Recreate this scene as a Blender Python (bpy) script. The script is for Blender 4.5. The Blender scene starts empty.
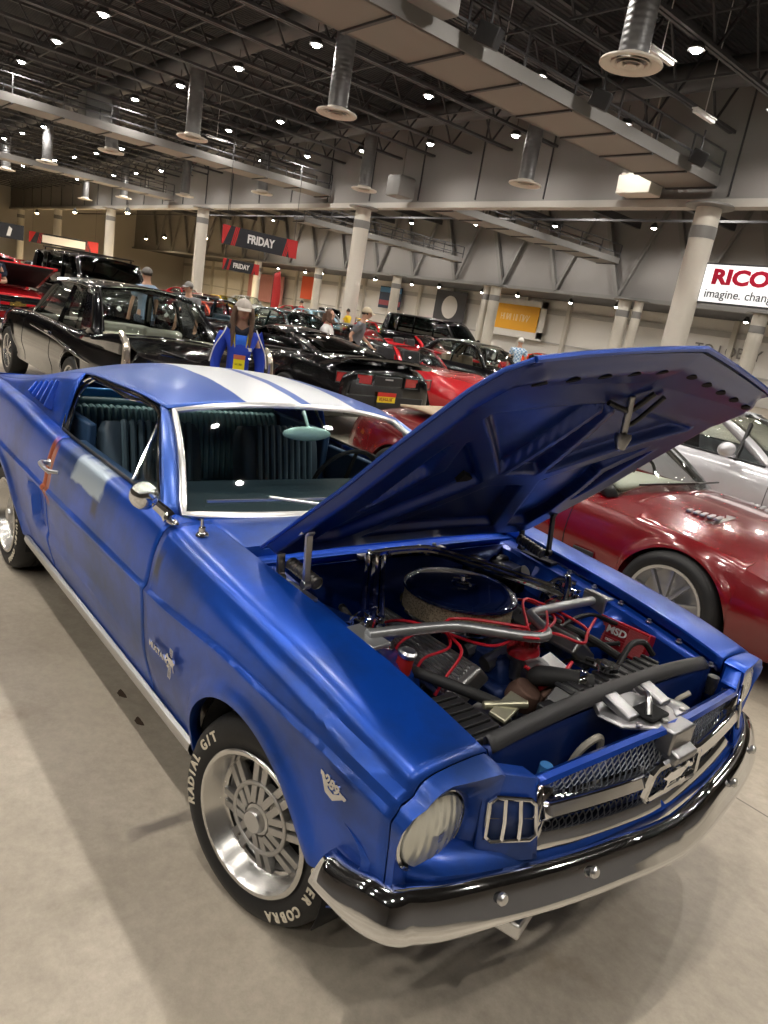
import bpy, bmesh, math, random
from math import sin, cos, pi, radians, sqrt, atan2
from mathutils import Vector, Matrix, Euler
random.seed(7)
SC = bpy.context.scene
COL = SC.collection
# ------------------------------------------------------------------ materials
MATS = {}
def mat(name, color, rough=.5, metal=0., coat=0., trans=0., ior=1.45, emit=None, es=0., noise=None, bump=None, coat_rough=.03, alpha=1.0, spec=.5):
    if name in MATS: return MATS[name]
    m = bpy.data.materials.new(name); m.use_nodes = True
    nt = m.node_tree; b = nt.nodes['Principled BSDF']
    c = (*color, 1)
    b.inputs['Base Color'].default_value = c
    b.inputs['Roughness'].default_value = rough
    b.inputs['Metallic'].default_value = metal
    b.inputs['Coat Weight'].default_value = coat
    b.inputs['Coat Roughness'].default_value = coat_rough
    b.inputs['Transmission Weight'].default_value = trans
    b.inputs['IOR'].default_value = ior
    b.inputs['Alpha'].default_value = alpha
    b.inputs['Specular IOR Level'].default_value = spec
    if emit:
        b.inputs['Emission Color'].default_value = (*emit, 1)
        b.inputs['Emission Strength'].default_value = es
    tc = nt.nodes.new('ShaderNodeTexCoord')
    if noise:
        sc, c2, lo, hi = noise
        n = nt.nodes.new('ShaderNodeTexNoise'); n.inputs['Scale'].default_value = sc; n.inputs['Detail'].default_value = 5
        nt.links.new(tc.outputs['Object'], n.inputs['Vector'])
        r = nt.nodes.new('ShaderNodeValToRGB'); r.color_ramp.elements[0].position = lo; r.color_ramp.elements[1].position = hi
        r.color_ramp.elements[0].color = c; r.color_ramp.elements[1].color = (*c2, 1)
        nt.links.new(n.outputs['Fac'], r.inputs['Fac']); nt.links.new(r.outputs['Color'], b.inputs['Base Color'])
    if bump:
        sc, st = bump
        n = nt.nodes.new('ShaderNodeTexNoise'); n.inputs['Scale'].default_value = sc; n.inputs['Detail'].default_value = 4
        nt.links.new(tc.outputs['Object'], n.inputs['Vector'])
        bp = nt.nodes.new('ShaderNodeBump'); bp.inputs['Strength'].default_value = st; bp.inputs['Distance'].default_value = .02
        nt.links.new(n.outputs['Fac'], bp.inputs['Height']); nt.links.new(bp.outputs['Normal'], b.inputs['Normal'])
    MATS[name] = m
    return m

def nodes(m):
    return m.node_tree.nodes, m.node_tree.links, m.node_tree.nodes['Principled BSDF']

def glass_mat(name, tint=(.75,.85,.82), dark=.0, refl=1.0):
    """thin pane: transparent tinted + fresnel gloss"""
    if name in MATS: return MATS[name]
    m = bpy.data.materials.new(name); m.use_nodes = True
    nt = m.node_tree; nt.nodes.clear()
    out = nt.nodes.new('ShaderNodeOutputMaterial'); tr = nt.nodes.new('ShaderNodeBsdfTransparent')
    gl = nt.nodes.new('ShaderNodeBsdfGlossy'); lw_ = nt.nodes.new('ShaderNodeLayerWeight'); lw_.inputs['Blend'].default_value = .5; pw = nt.nodes.new('ShaderNodeMath'); pw.operation = 'POWER'; pw.inputs[1].default_value = 4.5; fr = nt.nodes.new('ShaderNodeMath'); fr.operation = 'MULTIPLY_ADD'; fr.inputs[1].default_value = .9; fr.inputs[2].default_value = .05; mx = nt.nodes.new('ShaderNodeMixShader')
    tr.inputs['Color'].default_value = (*tint, 1); gl.inputs['Roughness'].default_value = .02
    gl.inputs['Color'].default_value = (refl, refl, refl, 1)
    nt.links.new(lw_.outputs['Facing'], pw.inputs[0]); nt.links.new(pw.outputs[0], fr.inputs[0])
    nt.links.new(fr.outputs[0], mx.inputs[0]); nt.links.new(tr.outputs[0], mx.inputs[1]); nt.links.new(gl.outputs[0], mx.inputs[2])
    nt.links.new(mx.outputs[0], out.inputs[0])
    MATS[name] = m
    return m

def car_paint(name, color, rough=.12, metal=.3):
    return mat(name, color, rough=rough+.15, metal=metal, coat=1.0, coat_rough=.065)

# ------------------------------------------------------------------ mesh helpers
def interp(pts):
    """monotone-ish cubic through (x, v)"""
    pts = sorted(pts); n = len(pts)
    xs = [p[0] for p in pts]; vs = [p[1] for p in pts]
    d = [(vs[i+1]-vs[i])/(xs[i+1]-xs[i]) for i in range(n-1)]
    m = [d[0]] + [0 if d[i-1]*d[i] <= 0 else 2*d[i-1]*d[i]/(d[i-1]+d[i]) for i in range(1, n-1)] + [d[-1]]
    def f(x):
        if x <= xs[0]: return vs[0]
        if x >= xs[-1]: return vs[-1]
        i = 0
        while x > xs[i+1]: i += 1
        h = xs[i+1]-xs[i]; t = (x-xs[i])/h
        return ((1+2*t)*(1-t)**2*vs[i] + t*(1-t)**2*h*m[i] + t*t*(3-2*t)*vs[i+1] + t*t*(t-1)*h*m[i+1])
    return f

def sstep(a, b, x):
    if a == b: return float(x > a)
    t = max(0, min(1, (x-a)/(b-a))); return t*t*(3-2*t)

def smooth_path(pts, k=8):
    """catmull-rom"""
    P = [Vector(p) for p in pts]
    if len(P) < 3: return P
    Q = [2*P[0]-P[1]] + P + [2*P[-1]-P[-2]]
    out = []
    for i in range(1, len(Q)-2):
        for j in range(k):
            t = j/k
            out.append(.5*((2*Q[i]) + (-Q[i-1]+Q[i+1])*t + (2*Q[i-1]-5*Q[i]+4*Q[i+1]-Q[i+2])*t*t + (-Q[i-1]+3*Q[i]-3*Q[i+1]+Q[i+2])*t**3))
    out.append(P[-1])
    return out

class MB:
    def __init__(s): s.v = []; s.f = []
    def add(s, vs, fs, M=None):
        o = len(s.v)
        for p in vs:
            p = Vector(p)
            s.v.append(M @ p if M else p)
        s.f += [tuple(o+i for i in f) for f in fs]
        return s
    def box(s, c, d, rot=None, taper=1.0):
        x, y, z = d[0]/2, d[1]/2, d[2]/2; t = taper
        vs = [(-x,-y,-z),(x,-y,-z),(x,y,-z),(-x,y,-z),(-x*t,-y*t,z),(x*t,-y*t,z),(x*t,y*t,z),(-x*t,y*t,z)]
        M = Matrix.Translation(c) @ (Euler(rot).to_matrix().to_4x4() if rot else Matrix())
        return s.add(vs, [(0,3,2,1),(4,5,6,7),(0,1,5,4),(1,2,6,5),(2,3,7,6),(3,0,4,7)], M)
    def bar(s, a, b, w, h=None, up=(0,0,1)):
        a, b = Vector(a), Vector(b); h = h or w
        d = (b-a); L = d.length
        if L < 1e-6: return s
        z = d.normalized(); u = Vector(up)
        if abs(z.dot(u)) > .98: u = Vector((1,0,0))
        x = u.cross(z).normalized(); y = z.cross(x)
        M = Matrix((x, y, z)).transposed().to_4x4(); M.translation = (a+b)/2
        vs = [(i*w/2, j*h/2, k*L/2) for k in (-1,1) for i, j in ((-1,-1),(1,-1),(1,1),(-1,1))]
        return s.add(vs, [(3,2,1,0),(4,5,6,7),(0,1,5,4),(1,2,6,5),(2,3,7,6),(3,0,4,7)], M)
    def tube(s, path, r, n=10, smooth=0, closed=False):
        P = [Vector(p) for p in path]
        if smooth: P = smooth_path(P, smooth)
        N = len(P); R = r if isinstance(r, (list, tuple)) else [r]*N
        if len(R) != N: R = [R[0] + (R[-1]-R[0])*i/(N-1) for i in range(N)]
        o = len(s.v); prev = None
        for i in range(N):
            if closed: t = (P[(i+1) % N]-P[i-1])
            else: t = (P[min(i+1, N-1)]-P[max(i-1, 0)])
            t.normalize()
            if prev is None:
                u = Vector((0,0,1)) if abs(t.z) < .9 else Vector((1,0,0))
                x = u.cross(t).normalized()
            else:
                x = (prev - t*prev.dot(t)).normalized()
            prev = x; y = t.cross(x)
            for k in range(n):
                a = 2*pi*k/n; s.v.append(P[i] + (x*cos(a)+y*sin(a))*R[i])
        for i in range(N if closed else N-1):
            j = (i+1) % N
            for k in range(n):
                k2 = (k+1) % n
                s.f.append((o+i*n+k, o+i*n+k2, o+j*n+k2, o+j*n+k))
        if not closed:
            s.f.append(tuple(o+k for k in reversed(range(n)))); s.f.append(tuple(o+(N-1)*n+k for k in range(n)))
        return s
    def lathe(s, prof, origin=(0,0,0), axis=(0,0,1), n=32, arc=None, closed=False):
        """prof: (r, h) along axis"""
        z = Vector(axis).normalized(); u = Vector((0,0,1)) if abs(z.z) < .9 else Vector((1,0,0))
        x = u.cross(z).normalized(); y = z.cross(x); O = Vector(origin)
        o = len(s.v); K = n if arc is None else n+1
        for r, h in prof:
            for k in range(K):
                a = 2*pi*k/n if arc is None else arc[0]+(arc[1]-arc[0])*k/n
                s.v.append(O + z*h + (x*cos(a)+y*sin(a))*max(r, 1e-5))
        m = len(prof)
        for i in range(m if closed else m-1):
            j = (i+1) % m
            for k in range(n):
                k2 = (k+1) % K
                s.f.append((o+i*K+k, o+i*K+k2, o+j*K+k2, o+j*K+k))
        return s
    def grid(s, rows, close_v=False, close_u=False):
        o = len(s.v); n = len(rows[0]); m = len(rows)
        for r in rows:
            for p in r: s.v.append(Vector(p))
        for i in range(m if close_u else m-1):
            i2 = (i+1) % m
            for k in range(n if close_v else n-1):
                k2 = (k+1) % n
                s.f.append((o+i*n+k, o+i*n+k2, o+i2*n+k2, o+i2*n+k))
        return s
    def prism(s, poly, h, M=None):
        """poly in xy, extruded z 0..h"""
        n = len(poly); vs = [(x, y, 0) for x, y in poly] + [(x, y, h) for x, y in poly]
        fs = [tuple(reversed(range(n))), tuple(range(n, 2*n))] + [(k, (k+1) % n, n+(k+1) % n, n+k) for k in range(n)]
        return s.add(vs, fs, M)
    def sphere(s, c, r, n=16, m=10, M=None):
        R = r if isinstance(r, (tuple, list)) else (r, r, r)
        o = len(s.v)
        rows = []
        for i in range(m+1):
            t = pi*i/m
            rows.append([Vector(c)+Vector((R[0]*sin(t)*cos(2*pi*k/n), R[1]*sin(t)*sin(2*pi*k/n), R[2]*cos(t))) for k in range(n)])
        if M: rows = [[M @ p for p in r_] for r_ in rows]
        return s.grid(rows, close_v=True)
    def build(s, name, m, parent=None, smooth=True, ang=35, bevel=0, solid=0, subsurf=0):
        me = bpy.data.meshes.new(name)
        me.from_pydata([tuple(p) for p in s.v], [], s.f)
        bm = bmesh.new(); bm.from_mesh(me)
        bmesh.ops.remove_doubles(bm, verts=bm.verts, dist=1e-5)
        bmesh.ops.recalc_face_normals(bm, faces=bm.faces)
        bm.to_mesh(me); bm.free()
        if smooth:
            me.shade_smooth()
            me.set_sharp_from_angle(angle=radians(ang))
        o = bpy.data.objects.new(name, me); COL.objects.link(o)
        for mm in (m if isinstance(m, (list, tuple)) else [m]): me.materials.append(mm)
        if parent is not None: o.parent = parent
        if solid:
            md = o.modifiers.new('s', 'SOLIDIFY'); md.thickness = solid; md.offset = -1
        if bevel:
            md = o.modifiers.new('b', 'BEVEL'); md.width = bevel; md.segments = 2; md.limit_method = 'ANGLE'
        if subsurf:
            md = o.modifiers.new('ss', 'SUBSURF'); md.levels = subsurf; md.render_levels = subsurf
        return o

def tag(o, label=None, cat=None, group=None, kind=None):
    if label: o['label'] = label
    if cat: o['category'] = cat
    if group: o['group'] = group
    if kind: o['kind'] = kind
    return o
def empty(name, loc=(0,0,0), rz=0, label=None, cat=None, group=None):
    o = bpy.data.objects.new(name, None); COL.objects.link(o)
    o.location = loc; o.rotation_euler = (0,0,rz); o.empty_display_size = .2
    return tag(o, label, cat, group)
def struct(name, mb, m, **k):
    o = mb.build(name, m, **k); o['kind'] = 'structure'; return o
KIDS = {}
def copy_tree(o, parent=None):
    c = o.copy(); COL.objects.link(c)
    if parent is not None: c.parent = parent
    for ch in list(o.children): copy_tree(ch, c)
    return c

def text_geo(s, size=1.0, extrude=.01, offset=0., sx=1.0, spacing=1.0, align='CENTER', shear=0):
    cu = bpy.data.curves.new('txt', 'FONT'); cu.body = s; cu.size = size; cu.extrude = extrude; cu.offset = offset
    cu.align_x = align; cu.align_y = 'CENTER'; cu.space_character = spacing; cu.resolution_u = 3; cu.shear = shear
    o = bpy.data.objects.new('txt', cu); COL.objects.link(o)
    bpy.context.view_layer.update()
    dg = bpy.context.evaluated_depsgraph_get(); ev = o.evaluated_get(dg); me = ev.to_mesh()
    vs = [Vector((v.co.x*sx, v.co.y, v.co.z)) for v in me.vertices]; fs = [tuple(p.vertices) for p in me.polygons]
    ev.to_mesh_clear(); bpy.data.objects.remove(o); bpy.data.curves.remove(cu)
    return vs, fs
def scribble(w, h, n=6, seed=1, t=.002):
    """strokes too small to read"""
    rd = random.Random(seed); mb = MB(); x = -w/2; cw = w/n
    for k in range(n):
        a = x+cw*k+cw*.1; b_ = a+cw*.7
        mb.bar((a,-h/2,0),(a,h/2,0),cw*.16,t)
        if rd.random() < .7: mb.bar((a,h/2*rd.choice((1,0,-1)),0),(b_,h/2*rd.choice((1,0,-1)),0),cw*.16,t)
        if rd.random() < .6: mb.bar((b_,-h/2,0),(b_,h/2,0),cw*.16,t)
    return mb.v, mb.f
def frame(o, x, y):
    """matrix with local x along x, y along y"""
    x = Vector(x).normalized(); y = Vector(y); y = (y - x*y.dot(x)).normalized(); z = x.cross(y)
    M = Matrix((x, y, z)).transposed().to_4x4(); M.translation = Vector(o); return M

# ------------------------------------------------------------------ shared materials
CHROME = mat('chrome', (.75,.76,.78), .06, 1.0)
CHROME_R = mat('brushed steel', (.62,.62,.63), .28, 1.0)
ALU = mat('cast aluminium', (.33,.33,.34), .34, 1.0, bump=(30,.05))
STEEL = mat('galvanised tube', (.42,.43,.44), .35, .8)
RUBBER = mat('rubber', (.018,.018,.019), .62)
TYRE = mat('tyre rubber', (.012,.012,.013), .6, bump=(40,.05))
BLACK = mat('black plastic', (.012,.012,.013), .4)
SATIN = mat('satin black', (.02,.02,.022), .3)
VOID = mat('dark cavity', (.004,.004,.005), .9)
WHITE = mat('white enamel', (.75,.75,.74), .35)
LETTER = mat('tyre letter white', (.68,.62,.50), .6)
RED_WIRE = mat('red silicone wire', (.55,.015,.03), .35)
RED_ANO = mat('red anodised', (.42,.012,.02), .3, .3, coat=.4)
GOLDMESH = mat('filter mesh', (.36,.29,.19), .45, .6)
LAMP_RED = mat('red lamp lens', (.35,.01,.012), .12, coat=1)
AMBER = mat('amber lens', (.75,.22,.01), .15, coat=1)
TEAL = mat('teal vinyl', (.20,.33,.36), .45)
SLATE = mat('slate vinyl', (.07,.11,.15), .42)
TAN = mat('tan leather', (.42,.32,.22), .5)
CREAM = mat('cream interior', (.55,.52,.44), .6)
GLASS = glass_mat('windscreen glass', (.88,.95,.93), refl=.8)
GLASS_D = glass_mat('tinted glass', (.25,.30,.29))
GLASS_C = glass_mat('clear glass', (.93,.96,.95), refl=.6)
SKIN = mat('skin', (.50,.29,.20), .55)
# ================================================================== THE BLUE FASTBACK
PAINT = mat('worn blue paint', (.010,.060,.36), .34, .55, coat=.35, coat_rough=.22)
def mix_mask(nt, base, mask, color):
    mx = nt.nodes.new('ShaderNodeMix'); mx.data_type = 'RGBA'
    nt.links.new(mask, mx.inputs['Factor']); nt.links.new(base, mx.inputs['A']); mx.inputs['B'].default_value = (*color, 1)
    return mx.outputs['Result']
def mk_mask(nt, tc, cx, sx, cz=None, sz=None, cy=None, sy=None, soft=.12, wob=.12, wsc=9):
    """soft box mask in object space, edge broken by noise"""
    L = nt.links; N = nt.nodes
    sep = N.new('ShaderNodeSeparateXYZ'); L.new(tc.outputs['Object'], sep.inputs[0])
    nz = N.new('ShaderNodeTexNoise'); nz.inputs['Scale'].default_value = wsc; nz.inputs['Detail'].default_value = 4; L.new(tc.outputs['Object'], nz.inputs['Vector'])
    cur = None
    for o, c, s in (('X', cx, sx), ('Y', cy, sy), ('Z', cz, sz)):
        if c is None: continue
        a = N.new('ShaderNodeMath'); a.operation = 'SUBTRACT'; L.new(sep.outputs[o], a.inputs[0]); a.inputs[1].default_value = c
        b = N.new('ShaderNodeMath'); b.operation = 'ABSOLUTE'; L.new(a.outputs[0], b.inputs[0])
        d = N.new('ShaderNodeMath'); d.operation = 'DIVIDE'; L.new(b.outputs[0], d.inputs[0]); d.inputs[1].default_value = s
        if cur is None: cur = d.outputs[0]
        else:
            m = N.new('ShaderNodeMath'); m.operation = 'MAXIMUM'; L.new(cur, m.inputs[0]); L.new(d.outputs[0], m.inputs[1]); cur = m.outputs[0]
    w = N.new('ShaderNodeMath'); w.operation = 'MULTIPLY_ADD'; L.new(nz.outputs['Fac'], w.inputs[0]); w.inputs[1].default_value = wob*2; L.new(cur, w.inputs[2])
    r = N.new('ShaderNodeMapRange'); r.inputs['From Min'].default_value = 1+wob-soft; r.inputs['From Max'].default_value = 1+wob+soft
    r.inputs['To Min'].default_value = 1; r.inputs['To Max'].default_value = 0; L.new(w.outputs[0], r.inputs['Value'])
    return r.outputs['Result']
def worn(name, base, patches, rough=.34, metal=.55, vary=(.012,.045,.20)):
    m = mat(name, base, rough, metal, coat=.35, coat_rough=.2)
    nt = m.node_tree; N = nt.nodes; L = nt.links; b = N['Principled BSDF']
    tc = [n for n in N if n.type == 'TEX_COORD'][0]
    nz = N.new('ShaderNodeTexNoise'); nz.inputs['Scale'].default_value = 2.6; nz.inputs['Detail'].default_value = 6; nz.inputs['Roughness'].default_value = .6
    L.new(tc.outputs['Object'], nz.inputs['Vector'])
    r = N.new('ShaderNodeValToRGB'); r.color_ramp.elements[0].position = .42; r.color_ramp.elements[1].position = .68
    r.color_ramp.elements[0].color = (*base, 1); r.color_ramp.elements[1].color = (*vary, 1); L.new(nz.outputs['Fac'], r.inputs['Fac'])
    cur = r.outputs['Color']
    for col, kw in patches:
        cur = mix_mask(nt, cur, mk_mask(nt, tc, **kw), col)
    L.new(cur, b.inputs['Base Color'])
    rr = N.new('ShaderNodeMapRange'); rr.inputs['To Min'].default_value = rough-.07; rr.inputs['To Max'].default_value = rough+.12
    L.new(nz.outputs['Fac'], rr.inputs['Value']); L.new(rr.outputs['Result'], b.inputs['Roughness'])
    return m
B0 = (.005,.078,.52)
PAINT_FEN = worn('blue fender paint', B0, [((.035,.05,.10), dict(cx=-.655, sx=.022, cz=.80, sz=.045, soft=.5, wob=.3))])
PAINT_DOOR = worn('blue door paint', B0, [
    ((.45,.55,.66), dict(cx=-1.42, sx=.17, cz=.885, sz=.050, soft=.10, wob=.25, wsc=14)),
    ((.50,.13,.06), dict(cx=-1.875, sx=.035, cz=.77, sz=.13, soft=.15)),
    ((.02,.035,.09), dict(cx=-1.28, sx=.03, cz=.80, sz=.03, soft=.5))], vary=(.02,.06,.19))
PAINT_QTR = worn('blue quarter paint', B0, [((.50,.13,.06), dict(cx=-1.90, sx=.035, cz=.79, sz=.13, soft=.15))], vary=(.02,.05,.22))
PAINT_ROOF = worn('blue roof paint with white stripes', (.03,.10,.44), [
    ((.72,.75,.80), dict(cx=-2.2, sx=1.75, cy=.190, sy=.128, soft=.03, wob=.05, wsc=7)),
    ((.72,.75,.80), dict(cx=-2.2, sx=1.75, cy=-.128, sy=.135, soft=.03, wob=.05, wsc=7))], rough=.36, vary=(.05,.13,.45))
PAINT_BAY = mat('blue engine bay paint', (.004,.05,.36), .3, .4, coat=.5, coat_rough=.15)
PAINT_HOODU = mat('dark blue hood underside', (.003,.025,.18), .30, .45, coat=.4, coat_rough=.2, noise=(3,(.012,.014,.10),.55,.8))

car = empty('fastback_car', (0,0,0), 0, 'worn metallic blue 1960s fastback coupe with white roof stripes and its bonnet open', 'car')

peak = interp([(-3.75,.925),(-3.2,.955),(-2.6,.965),(-2.2,.945),(-1.8,.932),(-.85,.928),(-.5,.905),(-.2,.882),(.1,.858),(.35,.828),(.56,.790),(.66,.765)])
creasez = interp([(-3.7,.70),(-2.2,.70),(-.6,.705),(-.1,.738),(.3,.738),(.66,.70)])
planw = interp([(-3.75,.80),(-3.5,.83),(-3.0,.858),(-2.5,.868),(-1.5,.870),(0,.872),(.3,.868),(.5,.855),(.66,.83)])
AZ, AR, AZR = .298, .338, .335
REARX = -2.743
def arch_z(x):
    z = .275
    for cx in (0, REARX):
        d = (x-cx)/AR
        if abs(d) < 1: z = max(z, AZ + .012 + AZR*sqrt(1-d*d)*1.0)
    if x > .3: z = max(z, .42 + .05*sstep(.3,.6,x))
    if x < -3.05: z = max(z, .36)
    return z
def side_y(x, z):
    w, pz, cz = planw(x), peak(x), creasez(x)
    f = interp([(.24,w-.085),(.335,w-.066),(.40,w-.046),(.50,w-.022),(cz-.035,w-.004),(cz,w),(cz+.014,w-.012),((cz+pz)/2,w-.026),(pz-.038,w-.047),(pz-.012,w-.062),(pz,w-.080)])
    y = f(z)
    # recessed cove behind the doors and along the lower side
    rz = sstep(.455,.475,z)*(1-sstep(cz-.03,cz-.012,z))
    slant = -2.13 + (cz-z)*.25
    rx = sstep(slant-.015, slant+.015, x)*(1-sstep(-1.2,-.75,x))
    deep = .012 + .022*(1-sstep(slant, slant+.22, x))
    y -= deep*rz*rx
    for cx in (0, REARX):      # rolled wheel-arch lip
        r = sqrt(((x-cx)/(AR))**2 + ((z-AZ-.012)/AZR)**2)
        if z > .29 and r < 1.25: y += .017*(1-sstep(1.04, 1.16, r)) + .004*(1-sstep(1.1,1.25,r))
    return y
def cols(x0, x1, n=24):
    xs = [x0+(x1-x0)*i/n for i in range(n+1)]
    for cx in (0, REARX):
        for k in range(41):
            x = cx - AR*cos(pi*k/40)
            if x0 < x < x1: xs.append(x)
    xs = sorted(set(round(x, 4) for x in xs))
    return xs
def side_panel(name, m, x0, x1, sy, inner, n=24):
    """sy=-1 right side, +1 left; inner(x) = list of (y,z) continuing inboard from the peak"""
    rows = []
    for x in cols(x0, x1, n):
        zb, pz, cz = arch_z(x), peak(x), creasez(x)
        K = 30; zs = []
        for i in range(K+1):
            t = i/K
            zs.append(zb + (pz-zb)*(1-(1-t)**1.25 if t > .0 else 0))
        zs += [cz, cz-.012, cz+.014, pz-.01, pz-.02]
        # keep counts equal: use fixed fractional blending rather than insertion
        zs = sorted(z if z > zb else zb for z in zs)
        pts = [(x, sy*(side_y(x, zb)-.035), zb+.004)] + [(x, sy*side_y(x, z), z) for z in zs]
        pts += [(x, sy*y, z) for y, z in inner(x)]
        rows.append(pts)
    mb = MB(); mb.grid(rows)
    return mb.build(name, m, car, ang=28, solid=.004)
hood_in = interp([(-.68,.655),(-.5,.640),(0,.612),(.35,.590),(.60,.575)])
def fend_in(x):
    w, pz = planw(x), peak(x); yi = hood_in(x)
    return [(w-.105, pz+.006), (w-.15, pz+.010), ((w-.15+yi)/2, pz+.012), (yi+.004, pz+.010), (yi, pz+.004), (yi-.002, pz-.02), (yi+.01, pz-.045)]
def belt_in(x):
    w, pz = planw(x), peak(x)
    return [(w-.10, pz+.003), (w-.112, pz+.001), (w-.114, pz-.03)]
qtr_in_f = interp([(-3.75,.60),(-3.4,.66),(-2.9,.72),(-2.3,.735),(-1.89,.742)])
def qtr_in(x):
    w, pz = planw(x), peak(x); yi = w-.112
    return [(w-.10, pz+.004), (yi, pz+.004), (yi-.01, pz+.003)]
for sy in (-1, 1):
    nm = 'right' if sy < 0 else 'left'
    side_panel('fender', PAINT_FEN, -.695, .562, sy, fend_in, 40)
    side_panel('door', PAINT_DOOR, -1.886, -.702, sy, belt_in, 40)
    side_panel('quarter_panel', PAINT_QTR, -3.75, -1.893, sy, qtr_in, 50)
    # chrome rocker moulding
    mb = MB()
    rows = []
    for i in range(31):
        x = -2.37 + (2.37-.37)*i/30; w = planw(x)
        rows.append([(x, sy*(w-.072), .255), (x, sy*(w-.060), .262), (x, sy*(w-.050), .285), (x, sy*(w-.054), .305), (x, sy*(w-.066), .312), (x, sy*(w-.09), .29)])
    mb.grid(rows, close_v=True); mb.build('rocker_moulding', CHROME_R, car)
    # headlight bucket + fascia ring lofted from fender end to lamp
    hy, hz, hr = .733, .662, .092
    x0 = .566
    w, pz = planw(x0), peak(x0)
    zb = .535
    out = [(side_y(x0, zb+(pz-.0-zb)*i/16), zb+(pz-zb)*i/16) for i in range(17)]
    out += [(y, z) for y, z in fend_in(x0)[:5]]
    yi = .588
    out += [(yi, z) for z in (pz-.03, .70, .62, .57)] + [(.62, .540), (.66, zb), (.72, zb)]
    outl = out
    def ray(poly, cy, cz, a):
        dy, dz = cos(a), sin(a); best = None
        n = len(poly)
        for i in range(n):
            (y1, z1), (y2, z2) = poly[i], poly[(i+1) % n]
            ey, ez = y2-y1, z2-z1; den = dy*ez-dz*ey
            if abs(den) < 1e-9: continue
            t = ((y1-cy)*ez-(z1-cz)*ey)/den; u = ((y1-cy)*dz-(z1-cz)*dy)/den
            if t > 0 and -1e-6 <= u <= 1+1e-6: best = t if best is None else max(best, t)
        return best
    NA = 64
    rings = [[], [], [], [], [], [], []]
    for k in range(NA):
        a = 2*pi*k/NA; r = ray(outl, hy, hz, a)
        up = max(0, sin(a)); side = max(0, cos(a))
        fx = .024 + .026*up - .006*max(0, -sin(a)) + .040*max(0, -cos(a))     # forward reach: eyebrow on top
        def P(rr, x): return (x, sy*(hy+rr*cos(a)), hz+rr*sin(a))
        q_ = lambda f: .103+(max(r,.108)-.103)*f
        rings[0].append(P(r, x0)); rings[1].append(P(q_(.97), x0+fx*.55)); rings[2].append(P(q_(.86), x0+fx*.92))
        rings[3].append(P(q_(.50), x0+fx*.85)); rings[4].append(P(.102, x0+.016+.010*up+.01*max(0,-cos(a)))); rings[5].append(P(.098, x0+.010)); rings[6].append(P(.097, x0-.03))
    MB().grid(rings, close_v=True).build('headlight_bezel', PAINT_FEN, car, ang=40)
    hl = MB().lathe([(.098,-.02),(.104,-.004),(.100,.010),(.093,.012),(.090,.004)], (x0+.006, sy*hy, hz), (1,0,0), 48).build('headlight', CHROME, car)
    MB().lathe([(.0,-.05),(.04,-.045),(.075,-.025),(.092,.0)], (x0+.006, sy*hy, hz), (1,0,0), 40).build('reflector', mat('reflector', (.8,.8,.8), .12, 1), hl)
    lm = mat('headlight lens', (.62,.63,.58), .14, .45, coat=1)
    if 'lens_done' not in MATS:
        MATS['lens_done'] = 1
        N, L, b = nodes(lm)
        wv = N.new('ShaderNodeTexWave'); wv.wave_type = 'BANDS'; wv.bands_direction = 'Y'; wv.inputs['Scale'].default_value = 14; wv.inputs['Distortion'].default_value = .6
        tcn = [n for n in N if n.type == 'TEX_COORD'][0]; L.new(tcn.outputs['Object'], wv.inputs['Vector'])
        bp = N.new('ShaderNodeBump'); bp.inputs['Strength'].default_value = .22; bp.inputs['Distance'].default_value = .01
        L.new(wv.outputs['Fac'], bp.inputs['Height']); L.new(bp.outputs['Normal'], b.inputs['Normal'])
    MB().lathe([(.092,0),(.085,.012),(.06,.022),(.03,.027),(.0,.028)], (x0+.008, sy*hy, hz), (1,0,0), 40).build('lens', lm, hl, solid=.003)

# gill panels beside the grille
for sy in (-1, 1):
    A, B, C_, D = Vector((.610,.628,.790)), Vector((.655,.492,.758)), Vector((.700,.496,.578)), Vector((.625,.628,.560))
    if sy < 0: pass
    def q(u, v):   # u 0..1 outer->inner, v 0..1 top->bottom
        p = (A*(1-u)+B*u)*(1-v) + (D*(1-u)+C_*u)*v
        return Vector((p.x, sy*p.y, p.z))
    mb = MB()
    rows = [[q(i/10, j/10) for i in range(11)] for j in range(11)]
    rows = [[r + Vector((-.05, 0, 0)) for r in rows[0]]] + rows + [[r+Vector((-.05,0,0)) for r in rows[-1]]]
    mb.grid(rows); gp = mb.build('grille_side_panel', PAINT_FEN, car, solid=.004)
    n = (q(1,0)-q(0,0)).cross(q(0,1)-q(0,0)).normalized()
    if n.x < 0: n = -n
    mb = MB()
    u0, u1, v0, v1 = .10, .90, .24, .72
    ring = [q(u0,v0), q(u1,v0), q(u1+.03,v1), q(u0+.0,v1)]
    ring = [p+n*.008 for p in ring]
    path = []
    for i in range(4):
        a, b = ring[i], ring[(i+1) % 4]
        path += [a*.88+b*.12, a*.5+b*.5, a*.12+b*.88]
    mb.tube(path, .0055, 8, closed=True)
    for k in (1, 2):
        t = k/3
        a = ring[0]*(1-t)+ring[1]*t; b = ring[3]*(1-t)+ring[2]*t
        mb.tube([a, a*.5+b*.5+n*.004, b], .0055, 8)
    mb.tube([ring[0]*.5+ring[3]*.5-n*.004, ring[1]*.5+ring[2]*.5-n*.004], .002, 6)
    fr = mb.build('gill_trim', CHROME, gp)
    MB().grid([[ring[0]-n*.006, ring[1]-n*.006], [ring[3]-n*.006, ring[2]-n*.006]]).build('gill_recess', mat('gill recess blue', (.01,.03,.12), .5), gp, solid=.002)

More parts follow.
